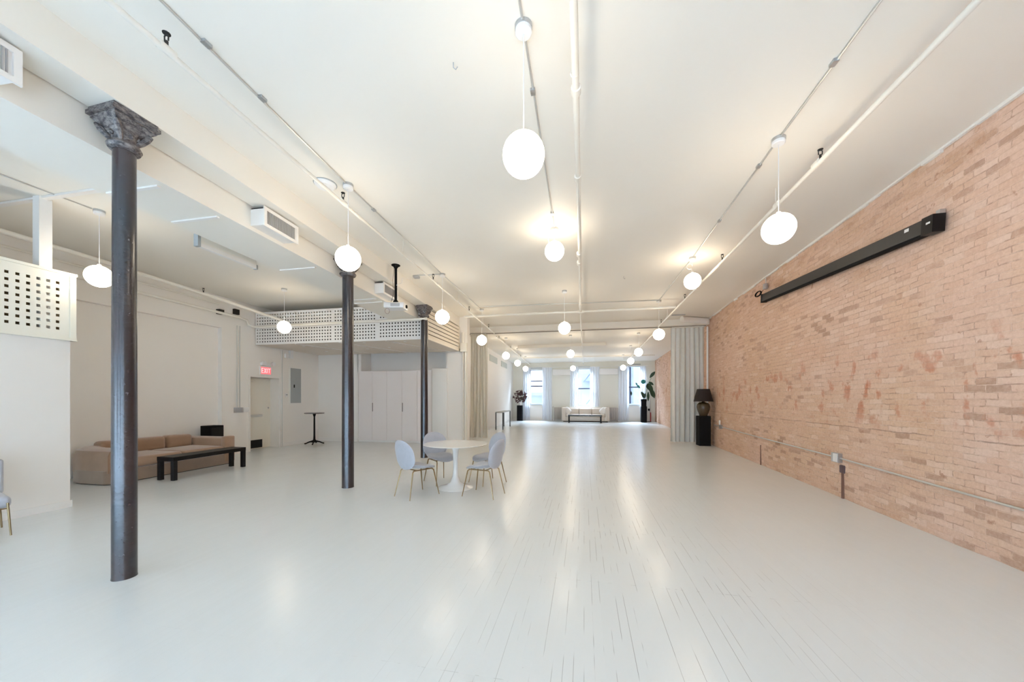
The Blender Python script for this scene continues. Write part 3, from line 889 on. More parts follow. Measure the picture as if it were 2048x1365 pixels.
# ------------------------------------------------------------------ door, exit sign, panel on left wall
dr = box('door_1', mat('door_paint', (0.76, 0.72, 0.63), 0.45), -9.655, -9.615, 8.60, 9.55, 0.01, 2.11)
struct(dr, 'cream metal exit door')
MB().rbox(-9.615, -9.55, 8.64, 9.22, .96, 1.03, .012, 2).build('push_bar', 'conduit', dr)
box('kick_plate', 'black', -9.614, -9.606, 8.63, 9.26, 0.03, 0.27, dr)
MB().rbox(-9.615, -9.56, 8.62, 8.94, 2.0, 2.07, .01, 2).build('door_closer', 'pipe', dr)
MB().sphere((-9.60, 9.47, 1.22), .02, (1, 1, 1.4), 10, 8).build('lock', 'steel', dr)
m = MB(); m.box(-9.30, -9.285, 8.52, 8.57, 0, 2.18).box(-9.30, -9.285, 9.55, 9.60, 0, 2.18).box(-9.30, -9.285, 8.57, 9.55, 2.13, 2.18)
m.build('door_frame', 'trim', dr, smooth=False)
t = thing('exit_sign', 'glowing red EXIT sign above the cream door', 'exit sign', (-9.3, 9.04, 2.20), 0)
box('housing', 'white_plastic', 0, .05, -.19, .19, 0, .26, t)
box('red_face', 'red_sign', .05, .055, -.165, .165, .03, .23, t)
q = MB()
def stroke(y0, z0, y1, z1, wd=.011):
    d = Vector((0, y1 - y0, z1 - z0)).normalized(); n_ = Vector((0, -d.z, d.y)) * wd
    vv = []
    for x in (.0545, .058):
        for (y, z, g_) in ((y0, z0, 1), (y1, z1, 1), (y1, z1, -1), (y0, z0, -1)): vv.append(q.bm.verts.new(Vector((x, y, z)) + n_ * g_))
    for f in ((0, 1, 2, 3), (4, 7, 6, 5), (0, 4, 5, 1), (1, 5, 6, 2), (2, 6, 7, 3), (3, 7, 4, 0)): q.bm.faces.new([vv[i] for i in f])
for L_0 in (0,):
    y = -.145
    stroke(y, .06, y, .20); stroke(y, .19, y + .055, .19); stroke(y, .13, y + .05, .13); stroke(y, .07, y + .055, .07)
    y = -.065; stroke(y, .06, y + .065, .20); stroke(y, .20, y + .065, .06)
    y = .035; stroke(y, .06, y, .20)
    y = .065; stroke(y, .19, y + .08, .19); stroke(y + .04, .06, y + .04, .19)
q.build('lettering', 'sign_letter', t, smooth=False)
t = thing('emergency_light', 'two-headed emergency light above the exit sign', 'emergency light', (-9.3, 9.02, 2.48))
box('light_body', 'white_plastic', 0, .07, -.12, .16, 0, .09, t)
for y in (-.10, .22):
    MB().tube([(.06, y * .8, .06), (.09, y, .07), (.14, y, .065)], [.02, .055, .06], 16).build('lamp_head', 'white_plastic', t)
t = thing('electrical_panel', 'tall grey electrical panel on the wall right of the door', 'electrical panel', (-9.3, 10.2, 1.36))
box('panel_frame', 'trim', 0, .015, -.26, .26, -.05, 1.18, t)
dd = box('panel_door', 'panel_grey', .015, .03, -.21, .21, 0, 1.13, t)
box('latch', 'matte_black', .03, .04, -.10, -.06, .50, .60, dd)
t = thing('wall_box', 'small white boxes high on the wall over the electrical panel', 'wall box', (-9.3, 9.98, 2.78))
box('alarm_box', 'white_plastic', 0, .08, -.06, .06, .02, .30, t); box('small_box', 'white_plastic', 0, .06, -.22, -.10, .02, .15, t)
t = thing('light_switch', 'small metal thermostat plate between door and electrical panel', 'switch', (-9.3, 9.83, 1.62))
box('plate', 'white_plastic', 0, .02, -.05, .05, -.07, .05, t); box('toggle', 'panel_grey', .02, .03, -.03, .03, -.01, .02, t)
t = thing('wall_conduit', 'pair of grey conduits running down the left wall to a socket box', 'conduit', (-9.3, 8.2, 1.2))
MB().tube([(.02, -.04, 0), (.02, -.04, 2.3)], .011, 8).build('conduit_run', 'conduit', t)
MB().tube([(.02, .04, 0), (.02, .04, 2.3)], .011, 8).build('conduit_run', 'conduit', t)
t2 = MB().box(0, .05, -.12, .10, -.08, .06).build('socket_box', 'steel', t, smooth=False)
tag(MB().rbox(0, .03, -.08, .08, -.08, .06, .008, 2).build('switch_plate', 'white_plastic', loc=(-9.3, 8.43, 1.2)), 'white switch plate right of the socket box by the door', 'switch')
tag(MB().box(0, .07, -.07, .07, -.07, .07).build('junction_box', 'dark', smooth=False, loc=(-9.3, 8.12, 3.86)), 'small dark box high on the wall left of the loft', 'junction box')
t = conduit('thin grey conduit down the wall just right of the exit door', [(-9.285, 9.66, 0.0), (-9.285, 9.66, 3.02)], 0.012)

# ------------------------------------------------------------------ cupboards
cab = thing('wall_cupboard', 'row of tall off-white cupboards with slim handles behind the columns', 'cupboard', (-6.05, 11.25, 0))
X0, X1 = -7.72 + 6.05, -4.42 + 6.05
box('carcass', 'cabinet', X0, X1, 0.02, 0.55, 0.06, 2.46, cab)
box('plinth', 'trim', X0, X1, 0.05, 0.5, 0, .06, cab)
ds = [(-7.71, -7.18), (-7.18, -6.62), (-6.62, -6.06), (-6.06, -5.50), (-5.50, -4.96)]
for i, (a, b) in enumerate(ds):
    dpart = MB().rbox(a + 6.05 + .003, b + 6.05 - .003, -0.002, .02, .07, 2.45, .003, 1).build('door', 'cabinet', cab, smooth=False)
    if i in (1, 3):
        MB().rbox(a + 6.05 + .01 + .0, a + 6.05 + .035, -.022, -.002, 1.06, 1.36, .004, 1).build('handle', mat('taupe_handle', (.30, .25, .23), .5), dpart)
MB().rbox(-4.95 + 6.05, -4.42 + 6.05, -.06, .5, .0, 2.50, .01, 2).build('end_panel', 'cabinet_side', cab)
MB().tube([(-4.965 + 6.05, -.02, .1), (-4.965 + 6.05, -.02, 2.45)], .006, 6).build('edge_pull', 'brass', cab)

# ------------------------------------------------------------------ sofa at the left wall
sf = thing('brown_sofa', 'long brown velvet sofa with rounded arm, behind the nearest column', 'sofa', (-8.6, 5.85, 0))
def outline_sofa(x0, x1, y0, y1, r, rf):
    pts = []
    for (cxx, cyy, a0, rr) in ((x1 - rf, y0 + rf, -PI / 2, rf), (x1 - rf, y1 - rf, 0, rf), (x0 + r * .3, y1 - r * .3, PI / 2, r * .3), (x0 + r, y0 + r, PI, r)):
        for k in range(7):
            a = a0 + k * PI / 12
            pts.append((cxx + rr * math.cos(a), cyy + rr * math.sin(a)))
    return pts
O = outline_sofa(-.72, .58, -1.15, 1.12, .66, .12)
MB().hexa(O, 0.015, 0.24).build('base', 'sofa_base', sf)
MB().hexa([(x * .97, y * .985) for x, y in O], 0, 0.02).build('plinth', 'dark', sf)
m = MB(); m.rbox(-.42, .56, -.80, 0.06, .24, .43, .06, 4).build('seat_cushion', 'sofa', sf)
m = MB(); m.rbox(-.35, .56, .05, .93, .24, .43, .06, 4).build('seat_cushion', 'sofa', sf)
# arms and back as one padded run
def pad(pts, r, name, z0, z1, m='sofa'):
    q = MB()
    n = len(pts)
    prof = [(-.5, 0), (-.5, .75), (-.42, .92), (-.2, 1.0), (.2, 1.0), (.42, .92), (.5, .75), (.5, 0)]
    rings = []
    for i, p in enumerate(pts):
        a = Vector((*pts[max(0, i - 1)], 0)); b = Vector((*pts[min(n - 1, i + 1)], 0)); d = (b - a).normalized()
        nrm = Vector((-d.y, d.x, 0))
        rings.append([q.bm.verts.new((p[0] + nrm.x * u * r, p[1] + nrm.y * u * r, z0 + (z1 - z0) * v)) for u, v in prof])
    for A, B in zip(rings, rings[1:]):
        for j in range(len(prof)): q.bm.faces.new((A[j], A[(j + 1) % len(prof)], B[(j + 1) % len(prof)], B[j]))
    q.bm.faces.new(rings[0]); q.bm.faces.new(rings[-1][::-1])
    return q.build(name, m, sf)
arc = [(-.12 - .40 * math.cos(a), -.50 - .44 * math.sin(a)) for a in [k * PI / 12 for k in range(7)]]
pad([(.54, -.93), (.2, -.945), (.0, -.945)] + arc[::-1][1:] + [(-.52, -.3)], .40, 'arm', .20, .61)
pad([(-.56, -.45), (-.56, .0), (-.56, .95)], .30, 'back', .22, .62)
pad([(.50, 1.02), (.1, 1.02), (-.5, 1.02)], .22, 'arm', .20, .62)
MB().rbox(.47, .60, .90, 1.14, .05, .64, .03, 3).build('arm_front', 'sofa', sf)
for (a, b) in ((-.72, -.20), (-.18, .36), (.38, .90)):
    MB().rbox(-.56, -.30, a, b, .40, .69, .07, 4).build('back_cushion', 'sofa', sf)
t = thing('loudspeaker', 'black boxy loudspeaker behind the far end of the brown sofa', 'loudspeaker', (-9.12, 7.36, 0))
MB().rbox(-.15, .15, -.17, .17, 0, .83, .01, 2).build('speaker_cabinet', 'matte_black', t)
MB().rbox(.15, .16, -.14, .14, .05, .78, .004, 1).build('speaker_grille', 'black', t)
# bench
t = thing('black_bench', 'long low black table in front of the brown sofa', 'coffee table', (-7.515, 5.93, 0))
MB().rbox(-.19, .19, -.72, .72, .355, .43, .004, 1).build('table_top', 'black', t, smooth=False)
for sx in (-1, 1):
    for sy in (-1, 1):
        MB().rbox(sx * .155 - .035, sx * .155 + .035, sy * .68 - .035, sy * .68 + .035, 0, .356, .003, 1).build('leg', 'black', t, smooth=False)
# bistro table
t = thing('bistro_table', 'tall black pedestal table in the corner by the cupboards', 'table', (-8.75, 10.4, 0))
MB().lathe([(0, 1.005), (.29, 1.005), (.30, 1.015), (.30, 1.03), (.29, 1.035), (0, 1.035)], 36).build('table_top', mat('bistro_top', (.10, .08, .07), .4), t)
MB().lathe([(.10, .06), (.07, .11), (.035, .15), (.028, .30), (.024, .9), (.05, .99), (.05, 1.005)], 18).build('pedestal', 'matte_black', t)
for k in range(4):
    a = k * PI / 2 + .5
    MB().tube([(0.04 * math.cos(a), .04 * math.sin(a), .10), (.16 * math.cos(a), .16 * math.sin(a), .07), (.25 * math.cos(a), .25 * math.sin(a), .025), (.29 * math.cos(a), .29 * math.sin(a), .022)], [.03, .022, .02, .022], 8).build('foot', 'matte_black', t)


# ------------------------------------------------------------------ round table and chairs
t = thing('round_table', 'white round pedestal table among the four grey chairs', 'dining table', (-2.13, 5.78, 0))
MB().lathe([(0, .715), (.42, .718), (.52, .728), (.533, .737), (.53, .742), (0, .742)], 64).build('table_top', 'table_white', t)
MB().lathe([(.295, 0), (.295, .006), (.24, .022), (.15, .045), (.085, .10), (.052, .19), (.040, .32), (.040, .48), (.050, .62), (.075, .70), (.14, .72)], 48).build('pedestal', 'table_white', t)


def make_chair(label):
    t = thing('upholstered_chair', label, 'chair', (0, 0, 0), 0, 'grey shell chairs around the round table')
    # faces +Y
    def so(a):
        c, s = math.cos(a), math.sin(a)
        r = (abs(c) ** 2.5 + abs(s) ** 2.5) ** (-1 / 2.5)
        return (.245 * r * c * (1 - .06 * s), .235 * r * s)
    def sp(u, v):
        z = .445 + .9 * u * u * (0.6 + .5 * max(0, -v) / .235) - (.55 * max(0, v - .09) ** 2 * 4) + .05 * max(0, -v / .235) ** 2
        n = Vector((-1.3 * u, .15 * max(0, v) * 3, 1)).normalized()
        return (u, v + .03, z), n
    MB().shell(so, sp, lambda r: .026 * math.sqrt(max(0, 1 - r ** 6)), 9, 40).build('seat', 'chair', t)
    def bo(a):
        c, s = math.cos(a), math.sin(a)
        r = (abs(c) ** 2.35 + abs(s) ** 2.35) ** (-1 / 2.35)
        return (.236 * r * c * (1 - .04 * s), .222 * r * s)
    def bp(u, v):
        zz = v
        y = -.215 - .22 * (zz + .225) * .9 + .9 * u * u
        n = Vector((-1.8 * u, 1, .2)).normalized()
        return (u, y, .655 + zz), n
    MB().shell(bo, bp, lambda r: .022 * math.sqrt(max(0, 1 - r ** 6)), 9, 40).build('backrest', 'chair', t)
    rim = []
    for k in range(40):
        u, v = bo(2 * PI * k / 40); p, n = bp(u, v); rim.append(p)
    MB().tube(rim, .0045, 6, closed=True).build('back_piping', 'piping', t)
    for sx in (-1, 1):
        top = .415
        MB().tube([(sx * .15, -.16, top), (sx * .155, -.10, top + .0), (sx * .16, .12, top + .0), (sx * .16, .17, top)], .009, 8).build('side_rail', 'brass', t)
        MB().tube([(sx * .15, -.155, top), (sx * .155, -.18, top - .02), (sx * .20, -.265, 0)], [.010, .011, .007], 8).build('leg', 'brass', t)
        MB().tube([(sx * .16, .165, top), (sx * .165, .195, top - .025), (sx * .215, .265, 0)], [.010, .011, .007], 8).build('leg', 'brass', t)
    for yq in (-.1, .12): MB().tube([(-.155, yq, .414), (.155, yq, .414)], .008, 8).build('cross_rail', 'brass', t)
    return t


ch = make_chair('grey chair at front left of the round table, its back to the middle column')
def face(dx, dy): return math.atan2(dy, dx) - PI / 2
ch.location = (-2.55, 5.20, 0); ch.rotation_euler = (0, 0, face(.48, .88))
copy_thing(ch, (-1.53, 5.42, 0), face(-.97, .22), 'grey chair at front right of the round table, facing left')
copy_thing(ch, (-1.69, 6.24, 0), face(-.62, -.78), 'grey chair at the back right, partly behind the front right chair')
copy_thing(ch, (-2.53, 6.10, 0), face(.76, -.65), 'grey chair behind the round table, in front of the farthest column')
# chair cut by the left edge
t = thing('side_chair', 'pale chair with thin brass legs cut by the left picture edge', 'chair', (-6.47, 2.67, 0), -0.30)
MB().rbox(-.24, .24, -.22, .22, .30, .43, .05, 4).build('seat', 'chair', t)
MB().rbox(-.27, -.20, -.22, .22, .40, .80, .03, 3).build('backrest', 'chair', t)
for sx in (-1, 1):
    for sy in (-1, 1):
        MB().tube([(sx * .24, sy * .19, .36), (sx * .25, sy * .21, 0)], [.010, .008], 8).build('leg', 'brass', t)
for sx in (-1, 1): MB().tube([(sx * .24, -.19, .30), (sx * .24, .19, .30)], .007, 6).build('cross_rail', 'brass', t)


# ------------------------------------------------------------------ drapes
def drape(name, label, x0, x1, y, z0, z1, m, folds, amp, flare=0.0, group=None, dirv=(1, 0), cat='curtain', rough=0.0, hem=None, thick=0.006, gather=None):
    t = thing(name, label, cat, ((x0 + x1) / 2, y, 0), 0, group)
    q = MB(); n = folds * 12; nz = 16
    W = x1 - x0
    ph = [random.uniform(-.5, .5) for _ in range(folds + 1)]
    grid = [[], []]
    for sgn in (0, 1):
        for i in range(n + 1):
            u = i / n; col = []
            for k in range(nz + 1):
                v = k / nz; z = z0 + (z1 - z0) * v
                a = 2 * PI * folds * u + ph[int(u * folds)] * 0.6 * math.sin(PI * ((u * folds) % 1)) + 0.5 * math.sin(3 * v + u * 5)
                am = amp * (0.65 + 0.45 * (1 - v)) * (1 + 0.4 * math.sin(u * 17 + 1))
                wv = 1 + flare * (1 - v)
                if gather: wv = gather(v)
                xx = (u - .5) * W * wv + 0.25 * amp * math.sin(2 * a)
                y_ = am * math.sin(a) + rough * math.sin(7 * v + u * 23) * (1 - v) + (thick if sgn else 0)
                col.append(q.bm.verts.new((xx, y_, z)))
            grid[sgn].append(col)
    A, B = grid
    for i in range(n):
        for k in range(nz):
            q.bm.faces.new((A[i][k], A[i + 1][k], A[i + 1][k + 1], A[i][k + 1]))
            q.bm.faces.new((B[i][k], B[i][k + 1], B[i + 1][k + 1], B[i + 1][k]))
    for i in range(n):
        q.bm.faces.new((A[i][0], B[i][0], B[i + 1][0], A[i + 1][0])); q.bm.faces.new((A[i][nz], A[i + 1][nz], B[i + 1][nz], B[i][nz]))
    for k in range(nz):
        q.bm.faces.new((A[0][k], A[0][k + 1], B[0][k + 1], B[0][k])); q.bm.faces.new((A[n][k], B[n][k], B[n][k + 1], A[n][k + 1]))
    q.build('cloth', m, t)
    return t


dp = drape('linen_drape', 'floor-length grey linen drape beside the brick wall and black lamp', 2.93, 3.98, 13.25, 0.02, 3.95, 'grey_linen', 7, 0.095, rough=.01)
box('heading_tape', 'linen', -.5, .5, -.085, .085, 3.93, 3.955, dp)
dp = drape('linen_drape', 'floor-length cream linen drape by the left side, right of the cupboards', -4.25, -3.62, 13.2, 0.02, 3.95, 'linen', 6, 0.08, flare=.22, rough=.05)
box('heading_tape', 'linen', -.3, .3, -.085, .085, 3.93, 3.955, dp)
t = thing('curtain_track', 'thin dark curtain track spanning the hall ceiling between the two drapes', 'curtain track', (0, 13.22, 3.965))
box('rail', mat('track_bronze', (.22, .18, .14), .5), -4.4, 4.05, -.015, .015, -.012, .014, t)
# sheers on the far windows
for (a, b, z0, l) in ((-4.15, -3.66, .05, 'white sheer curtain left of the left end window'), (-2.80, -2.15, .05, 'white sheer curtain right of the left end window'),
                      (-.92, -.40, .98, 'white sheer curtain left of the middle window'), (.40, 1.02, .98, 'white sheer curtain right of the middle window'),
                      (2.22, 2.88, .05, 'white sheer curtain left of the right end window'), (3.58, 3.95, .05, 'white sheer curtain right of the end window behind the tall plant')):
    drape('sheer_curtain', l, a, b, FAR - 0.17, z0, 3.62, 'sheer', 4, 0.035, group='sheer curtains on the end windows', thick=.002)
t = thing('curtain_rod', 'thin white curtain rod above the end windows', 'curtain rod', (0, FAR - .17, 3.64))
MB().tube([(-4.3, 0, 0), (4.1, 0, 0)], .012, 8).build('rod', 'white_plastic', t)
for x in (-4.2, -1.5, 1.6, 4.0): MB().tube([(x, 0, 0), (x, .165, .02)], .01, 6).build('bracket', 'white_plastic', t)

# ------------------------------------------------------------------ lamp on plinth
t = thing('black_plinth', 'tall black plinth beside the brick wall under the lamp', 'plinth', (3.76, 12.55, 0), .03)
MB().rbox(-.17, .17, -.17, .17, 0, .95, .004, 1).build('plinth_block', 'matte_black', t, smooth=False)
t = thing('table_lamp', 'dark table lamp with wide shade and bronze pot body on the black plinth', 'lamp', (3.76, 12.55, .95))
MB().lathe([(0, 0), (.11, 0), (.12, .02), (.15, .10), (.185, .20), (.195, .29), (.18, .37), (.13, .42), (.06, .44), (.03, .46), (.03, .50), (0, .50)], 32).build('lamp_body', 'ceramic', t)
q = MB(); q.lathe([(.285, .46), (.185, .86), (.18, .86), (.278, .465)], 36); q.build('lamp_shade', 'shade', t)
MB().lathe([(0, .845), (.182, .845), (.182, .85), (0, .85)], 24).build('shade_top', 'shade', t)

# vertical white pipe in the brick corner
t = conduit('white vertical pipe in the corner between drape and brick wall', [(4.02, 13.0, 0.0), (4.02, 13.0, 3.9)], 0.03, 'white_plastic')
t = thing('air_duct', 'short white round duct end over the right drape', 'duct', (3.55, 13.0, 4.08))
MB().tube([(-.45, -.5, 0), (.42, -.05, 0)], .09, 16).build('duct_tube', 'trim', t)
tag(MB().box(-.2, .2, -.06, .06, -.015, 0).build('ceiling_vent', 'grille', smooth=False, loc=(2.95, 12.3, CEIL)), 'small dark ceiling vent just before the right drape', 'vent')

# ------------------------------------------------------------------ things on brick wall
yn = Vector((-math.sin(ang), math.cos(ang), 0))      # into the room
def onb(y, z, d=0.0): return (bx(y) - d, y, z)
# projection screen case, hung a little askew
A = Vector(onb(4.62, 3.37, .09)); B = Vector(onb(8.80, 3.70, .07))
t = thing('projection_screen', 'long black rolled-up projection screen case on the brick wall', 'projection screen', A)
dv = (B - A); ln = dv.length; dn = dv.normalized()
side = Vector((-1, 0.0385, 0)).normalized(); upv = side.cross(dn) * -1
if upv.z < 0: upv = -upv
def screenbox(name, s0, s1, w0, w1, h0, h1, m):
    q = MB(); vv = []
    for h in (h0, h1):
        for (s, w_) in ((s0, w0), (s1, w0), (s1, w1), (s0, w1)):
            vv.append(q.bm.verts.new(dn * s + side * w_ + upv * h))
    for f in ((0, 3, 2, 1), (4, 5, 6, 7), (0, 1, 5, 4), (1, 2, 6, 5), (2, 3, 7, 6), (3, 0, 4, 7)): q.bm.faces.new([vv[i] for i in f])
    return q.build(name, m, t, smooth=False)
screenbox('case', .12, ln - .04, -.05, .045, -.075, .075, mat('screen_case', (.018, .016, .015), .45))
screenbox('slot_edge', .12, ln - .04, -.03, .035, -.10, -.075, 'matte_black')
screenbox('end_cap', -.02, .12, -.055, .055, -.10, .085, 'black'); screenbox('end_cap', ln - .04, ln, -.055, .055, -.10, .085, 'black')
screenbox('cap_label', .01, .06, .0555, .057, -.0, .02, 'white_plastic')
screenbox('badge', .30, .36, .0455, .048, .02, .055, 'white_plastic')
screenbox('wall_bracket', .02, .07, -.08, -.03, .06, .14, 'steel')
screenbox('wall_bracket', ln - .3, ln - .25, -.07, -.03, .05, .12, 'steel')
p = Vector(onb(8.75, 3.90, .02))
t = thing('screen_cable', 'black cable coil hanging from a grey plug box above the screen end', 'cable', p)
MB().tube([(0, .08, .27), (-.02, .02, .22), (-.02, 0, .1)], .007, 6).build('conduit_bend', 'conduit', t)
MB().rbox(-.07, .0, -.04, .04, -.02, .10, .01, 2).build('plug_box', 'steel', t)
MB().tube([(-.05, .04, .0), (-.05, .1, -.04), (-.08, .14, -.10), (-.13, .17, -.12)], .005, 6).build('cable', 'matte_black', t)
for k in range(2):
    MB().tube([(-.14 - .014 * k, .06 + .13 * math.cos(a), -.10 + .05 * math.sin(a)) for a in [j * PI / 10 for j in range(20)]], .010, 6, closed=True).build('cable_coil', 'matte_black', t)
# low conduit
t = thing('wall_conduit', 'grey conduit running low along the brick wall through two sockets', 'conduit', onb(2, .50, .03))
P0 = t.location
pts = [Vector(onb(y, z, .025)) - P0 for y, z in ((-3.2, .45), (2.0, .52), (4.0, .545), (6.4, .60), (9, .62), (11.6, .66), (12.4, .68))]
MB().tube(pts, .012, 8).build('conduit_run', 'conduit', t)
t = thing('wall_socket', 'blue-grey socket box with white cover on the brick wall conduit', 'socket', onb(6.38, .60, 0))
box('socket_box', 'steel', -.06, 0, -.08, .08, -.07, .07, t)
box('cover', 'white_plastic', -.066, -.06, -.065, .03, -.06, .06, t)
t = thing('wall_socket', 'small socket box on the brick wall right behind the lamp plinth', 'socket', onb(11.75, .66, 0))
box('socket_box', 'steel', -.06, 0, -.06, .06, -.06, .06, t); MB().rbox(-.08, -.05, -.03, .03, .06, .2, .008, 2).build('plug', 'white_plastic', t)
tag(MB().tube([(0, 0, 0.0), (0, 0, .42)], .022, 8).build('pipe_stub', mat('rusty_pipe', (.16, .075, .05), .8), loc=onb(6.28, 0, .005)), 'short rusty pipe on the brick below the socket', 'pipe')
tag(MB().rbox(-.03, .01, -.05, .05, -.06, .06, .015, 2).build('wall_anchor', mat('rusty_iron', (.10, .06, .06), .7), loc=onb(6.28, .44, 0)), 'dark iron anchor on the brick below the socket', 'anchor')
tag(MB().tube([(0, 0, 0.0), (0, 0, .45)], .014, 8).build('pipe_stub', mat('rusty_pipe_2', (.20, .10, .07), .8), loc=onb(9.1, 0, .005)), 'thin rusty pipe on the brick near the lamp plinth', 'pipe')

# box with conduits at the stub wall by the left drape
t = thing('junction_box', 'cream square box with pipes at the wall corner by the left drape', 'junction box', (-3.83, 11.25, 3.03))
box('box_body', 'pipe', -.11, .11, -.13, 0, 0, .28, t)
MB().tube([(-.03, -.06, .28), (-.03, -.06, .62)], .05, 12).build('conduit_run', 'pipe', t)
MB().tube([(.04, -.05, .02), (.04, -.05, -3.02)], .03, 10).build('conduit_run', 'pipe', t)
MB().tube([(-.04, -.05, .02), (-.04, -.05, -3.02)], .025, 10).build('conduit_run', 'pipe', t)
MB().tube([(-.11, -.07, .08), (-.3, -.07, .12), (-.5, -.08, .25), (-.6, -.08, .35)], .008, 6).build('cable', 'matte_black', t)

# ------------------------------------------------------------------ far hall furniture
for (y, l, ll) in ((18.2, .95, 'pale green vent high on the hall wall, nearer one'), (21.3, .95, 'pale green vent high on the hall wall, farther one')):
    o = MB().box(0, .02, -l, l, -.16, .16).build('wall_vent', 'vent_grey', smooth=False, loc=(hx(y), y, 3.55)); o.rotation_euler = (0, 0, math.atan(.04)); tag(o, ll, 'vent')
o = MB().box(-.0, .06, -.25, .25, -.03, .03).build('door_handle_rail', 'steel', smooth=False, loc=(hx(15.0), 15.0, 1.08)); o.rotation_euler = (0, 0, math.atan(.04)); tag(o, 'short steel rail on the hall wall right of the left drape', 'rail')
t = thing('console_table', 'slim grey metal console table against the hall wall', 'console table', (-4.05, 18.0, 0), math.atan(.04))
MB().rbox(-.19, .19, -1.1, 1.1, .82, .865, .006, 1).build('table_top', 'panel_grey', t, smooth=False)
gm = mat('grey_leg', (.09, .10, .11), .4)
for sx in (-1, 1):
    for sy in (-1, 1): box('leg', gm, sx * .17 - .025, sx * .17 + .025, sy * 1.07 - .025, sy * 1.07 + .025, 0, .825, t)
t = thing('black_plinth', 'black pedestal under the burgundy bouquet by the left window', 'plinth', (-4.28, 24.15, 0))
MB().rbox(-.18, .18, -.18, .18, 0, 1.05, .004, 1).build('plinth_block', 'matte_black', t, smooth=False)
t = thing('bouquet_vase', 'white vase of burgundy branches on the far black pedestal', 'vase', (-4.24, 24.15, 1.05))
MB().lathe([(0, 0), (.06, 0), (.08, .1), (.09, .28), (.07, .30), (0, .30)], 20).build('vase', 'white_plastic', t)
q = MB()
for k in range(22):
    a = random.uniform(0, 2 * PI); e = random.uniform(.15, 1.2); l = random.uniform(.45, .80)
    q.tube([(0, 0, .28), (.3 * l * math.cos(a) * math.cos(e), .3 * l * math.sin(a) * math.cos(e), .28 + .4 * l * math.sin(e)), (.72 * l * math.cos(a) * math.cos(e), .5 * l * math.sin(a) * math.cos(e), .28 + .85 * l * math.sin(e))], .005, 4)
q.build('stems', 'stem', t)
q = MB()
for k in range(150):
    a = random.uniform(0, 2 * PI); e = random.uniform(-1.2, 1.5); l = random.uniform(.2, .56)
    c = Vector((l * math.cos(a) * math.cos(e), .6 * l * math.sin(a) * math.cos(e), .58 + .78 * l * math.sin(e)))
    d = Vector((random.uniform(-1, 1), random.uniform(-1, 1), random.uniform(-.5, 1))).normalized(); s_ = d.cross(Vector((.3, .8, .5))).normalized(); L2 = random.uniform(.08, .15)
    vv = [q.bm.verts.new(c + d * L2 * f + s_ * L2 * .36 * g + s_.cross(d) * h * .02) for f, g, h in ((-1, 0, 0), (-.2, 1, 1), (1, 0, 0), (-.2, -1, 1))]
    q.bm.faces.new(vv[:3]); q.bm.faces.new((vv[0], vv[2], vv[3]))
q.build('foliage', 'burgundy', t)

# tall plant at right
t = thing('tall_planter', 'tall slim black planter by the right end window', 'planter', (3.72, 24.05, 0))
MB().rbox(-.17, .17, -.17, .17, 0, 1.02, .02, 2).lathe([(.16, 1.0), (.16, 1.3), (.19, 1.42), (.17, 1.48), (.12, 1.48), (.11, 1.40), (0, 1.40)], 24).build('planter_body', 'matte_black', t)
t = thing('potted_plant', 'big leafy dark green plant rising from the tall black planter', 'plant', (3.72, 24.05, 1.40))
def leaf(q, a, b, wd, up=Vector((0, -1, .3)), bend=.12):
    a = Vector(a); b = Vector(b); d = b - a; s_ = d.cross(up).normalized(); nn = s_.cross(d).normalized(); n = 8
    L_r = []; 
    for i in range(n + 1):
        f = i / n; w_ = wd * math.sin(PI * min(1, f * .96 + .03)) ** .8
        c = a + d * f + Vector((0, 0, -1)) * bend * f * f * d.length
        L_r.append((q.bm.verts.new(c - s_ * w_ + nn * w_ * .25), q.bm.verts.new(c - nn * 0), q.bm.verts.new(c + s_ * w_ + nn * w_ * .25)))
    for A_, B_ in zip(L_r, L_r[1:]):
        q.bm.faces.new((A_[0], A_[1], B_[1], B_[0])); q.bm.faces.new((A_[1], A_[2], B_[2], B_[1]))
LV = [((.45, 0, 1.42), (.82, -.05, 1.88), .10), ((.35, 0, 1.15), (.70, -.1, 1.0), .09), ((.28, 0, 1.05), (.34, -.1, .70), .13), ((.30, 0, 1.08), (.62, -.1, .50), .15),
      ((.42, 0, .72), (.80, -.1, .30), .13), ((.5, 0, .5), (.76, -.2, .18), .10), ((.32, 0, .55), (.30, -.1, .0), .08), ((.06, 0, .15), (-.22, -.1, .62), .09),
      ((.02, 0, .1), (.10, -.1, .5), .08), ((-.02, 0, .15), (-.08, -.1, .45), .09), ((.3, 0, .9), (.55, .05, .75), .12)]
for (a, b, wd) in LV:
    b = (b[0] * .82, b[1], b[2]); a = (a[0] * .82, a[1], a[2])
    q = MB(); leaf(q, a, b, wd); q.build('leaf', 'leaf', t)
q = MB()
q.tube([(0, 0, 0), (.12, 0, .5), (.3, 0, 1.1), (.45, 0, 1.42)], .012, 6).tube([(0, 0, 0), (.2, .0, .6), (.3, .0, .95)], .010, 6).tube([(0, 0, 0), (0, 0, .35)], .02, 6).tube([(.02, 0, 0), (.3, 0, .5), (.5, 0, .5)], .008, 6)
q.tube([(.35, 0, 1.1), (.36, 0, 1.18)], .01, 6).tube([(0, 0, 0), (-.1, 0, .6), (-.05, 0, 1.15)], .008, 6).tube([(0, 0, .0), (-.3, 0, .7), (-.42, 0, .95)], .007, 6)
q.build('stems', 'stem', t)
q = MB(); q.shell(lambda a: (.15 * math.cos(a), .14 * math.sin(a)), lambda u, v: ((-.03 + u, -.02 + .5 * u * u, 1.18 + v), (0, 1, 0)), lambda r: .006, 4, 20); q.build('leaf', 'teal_leaf', t)
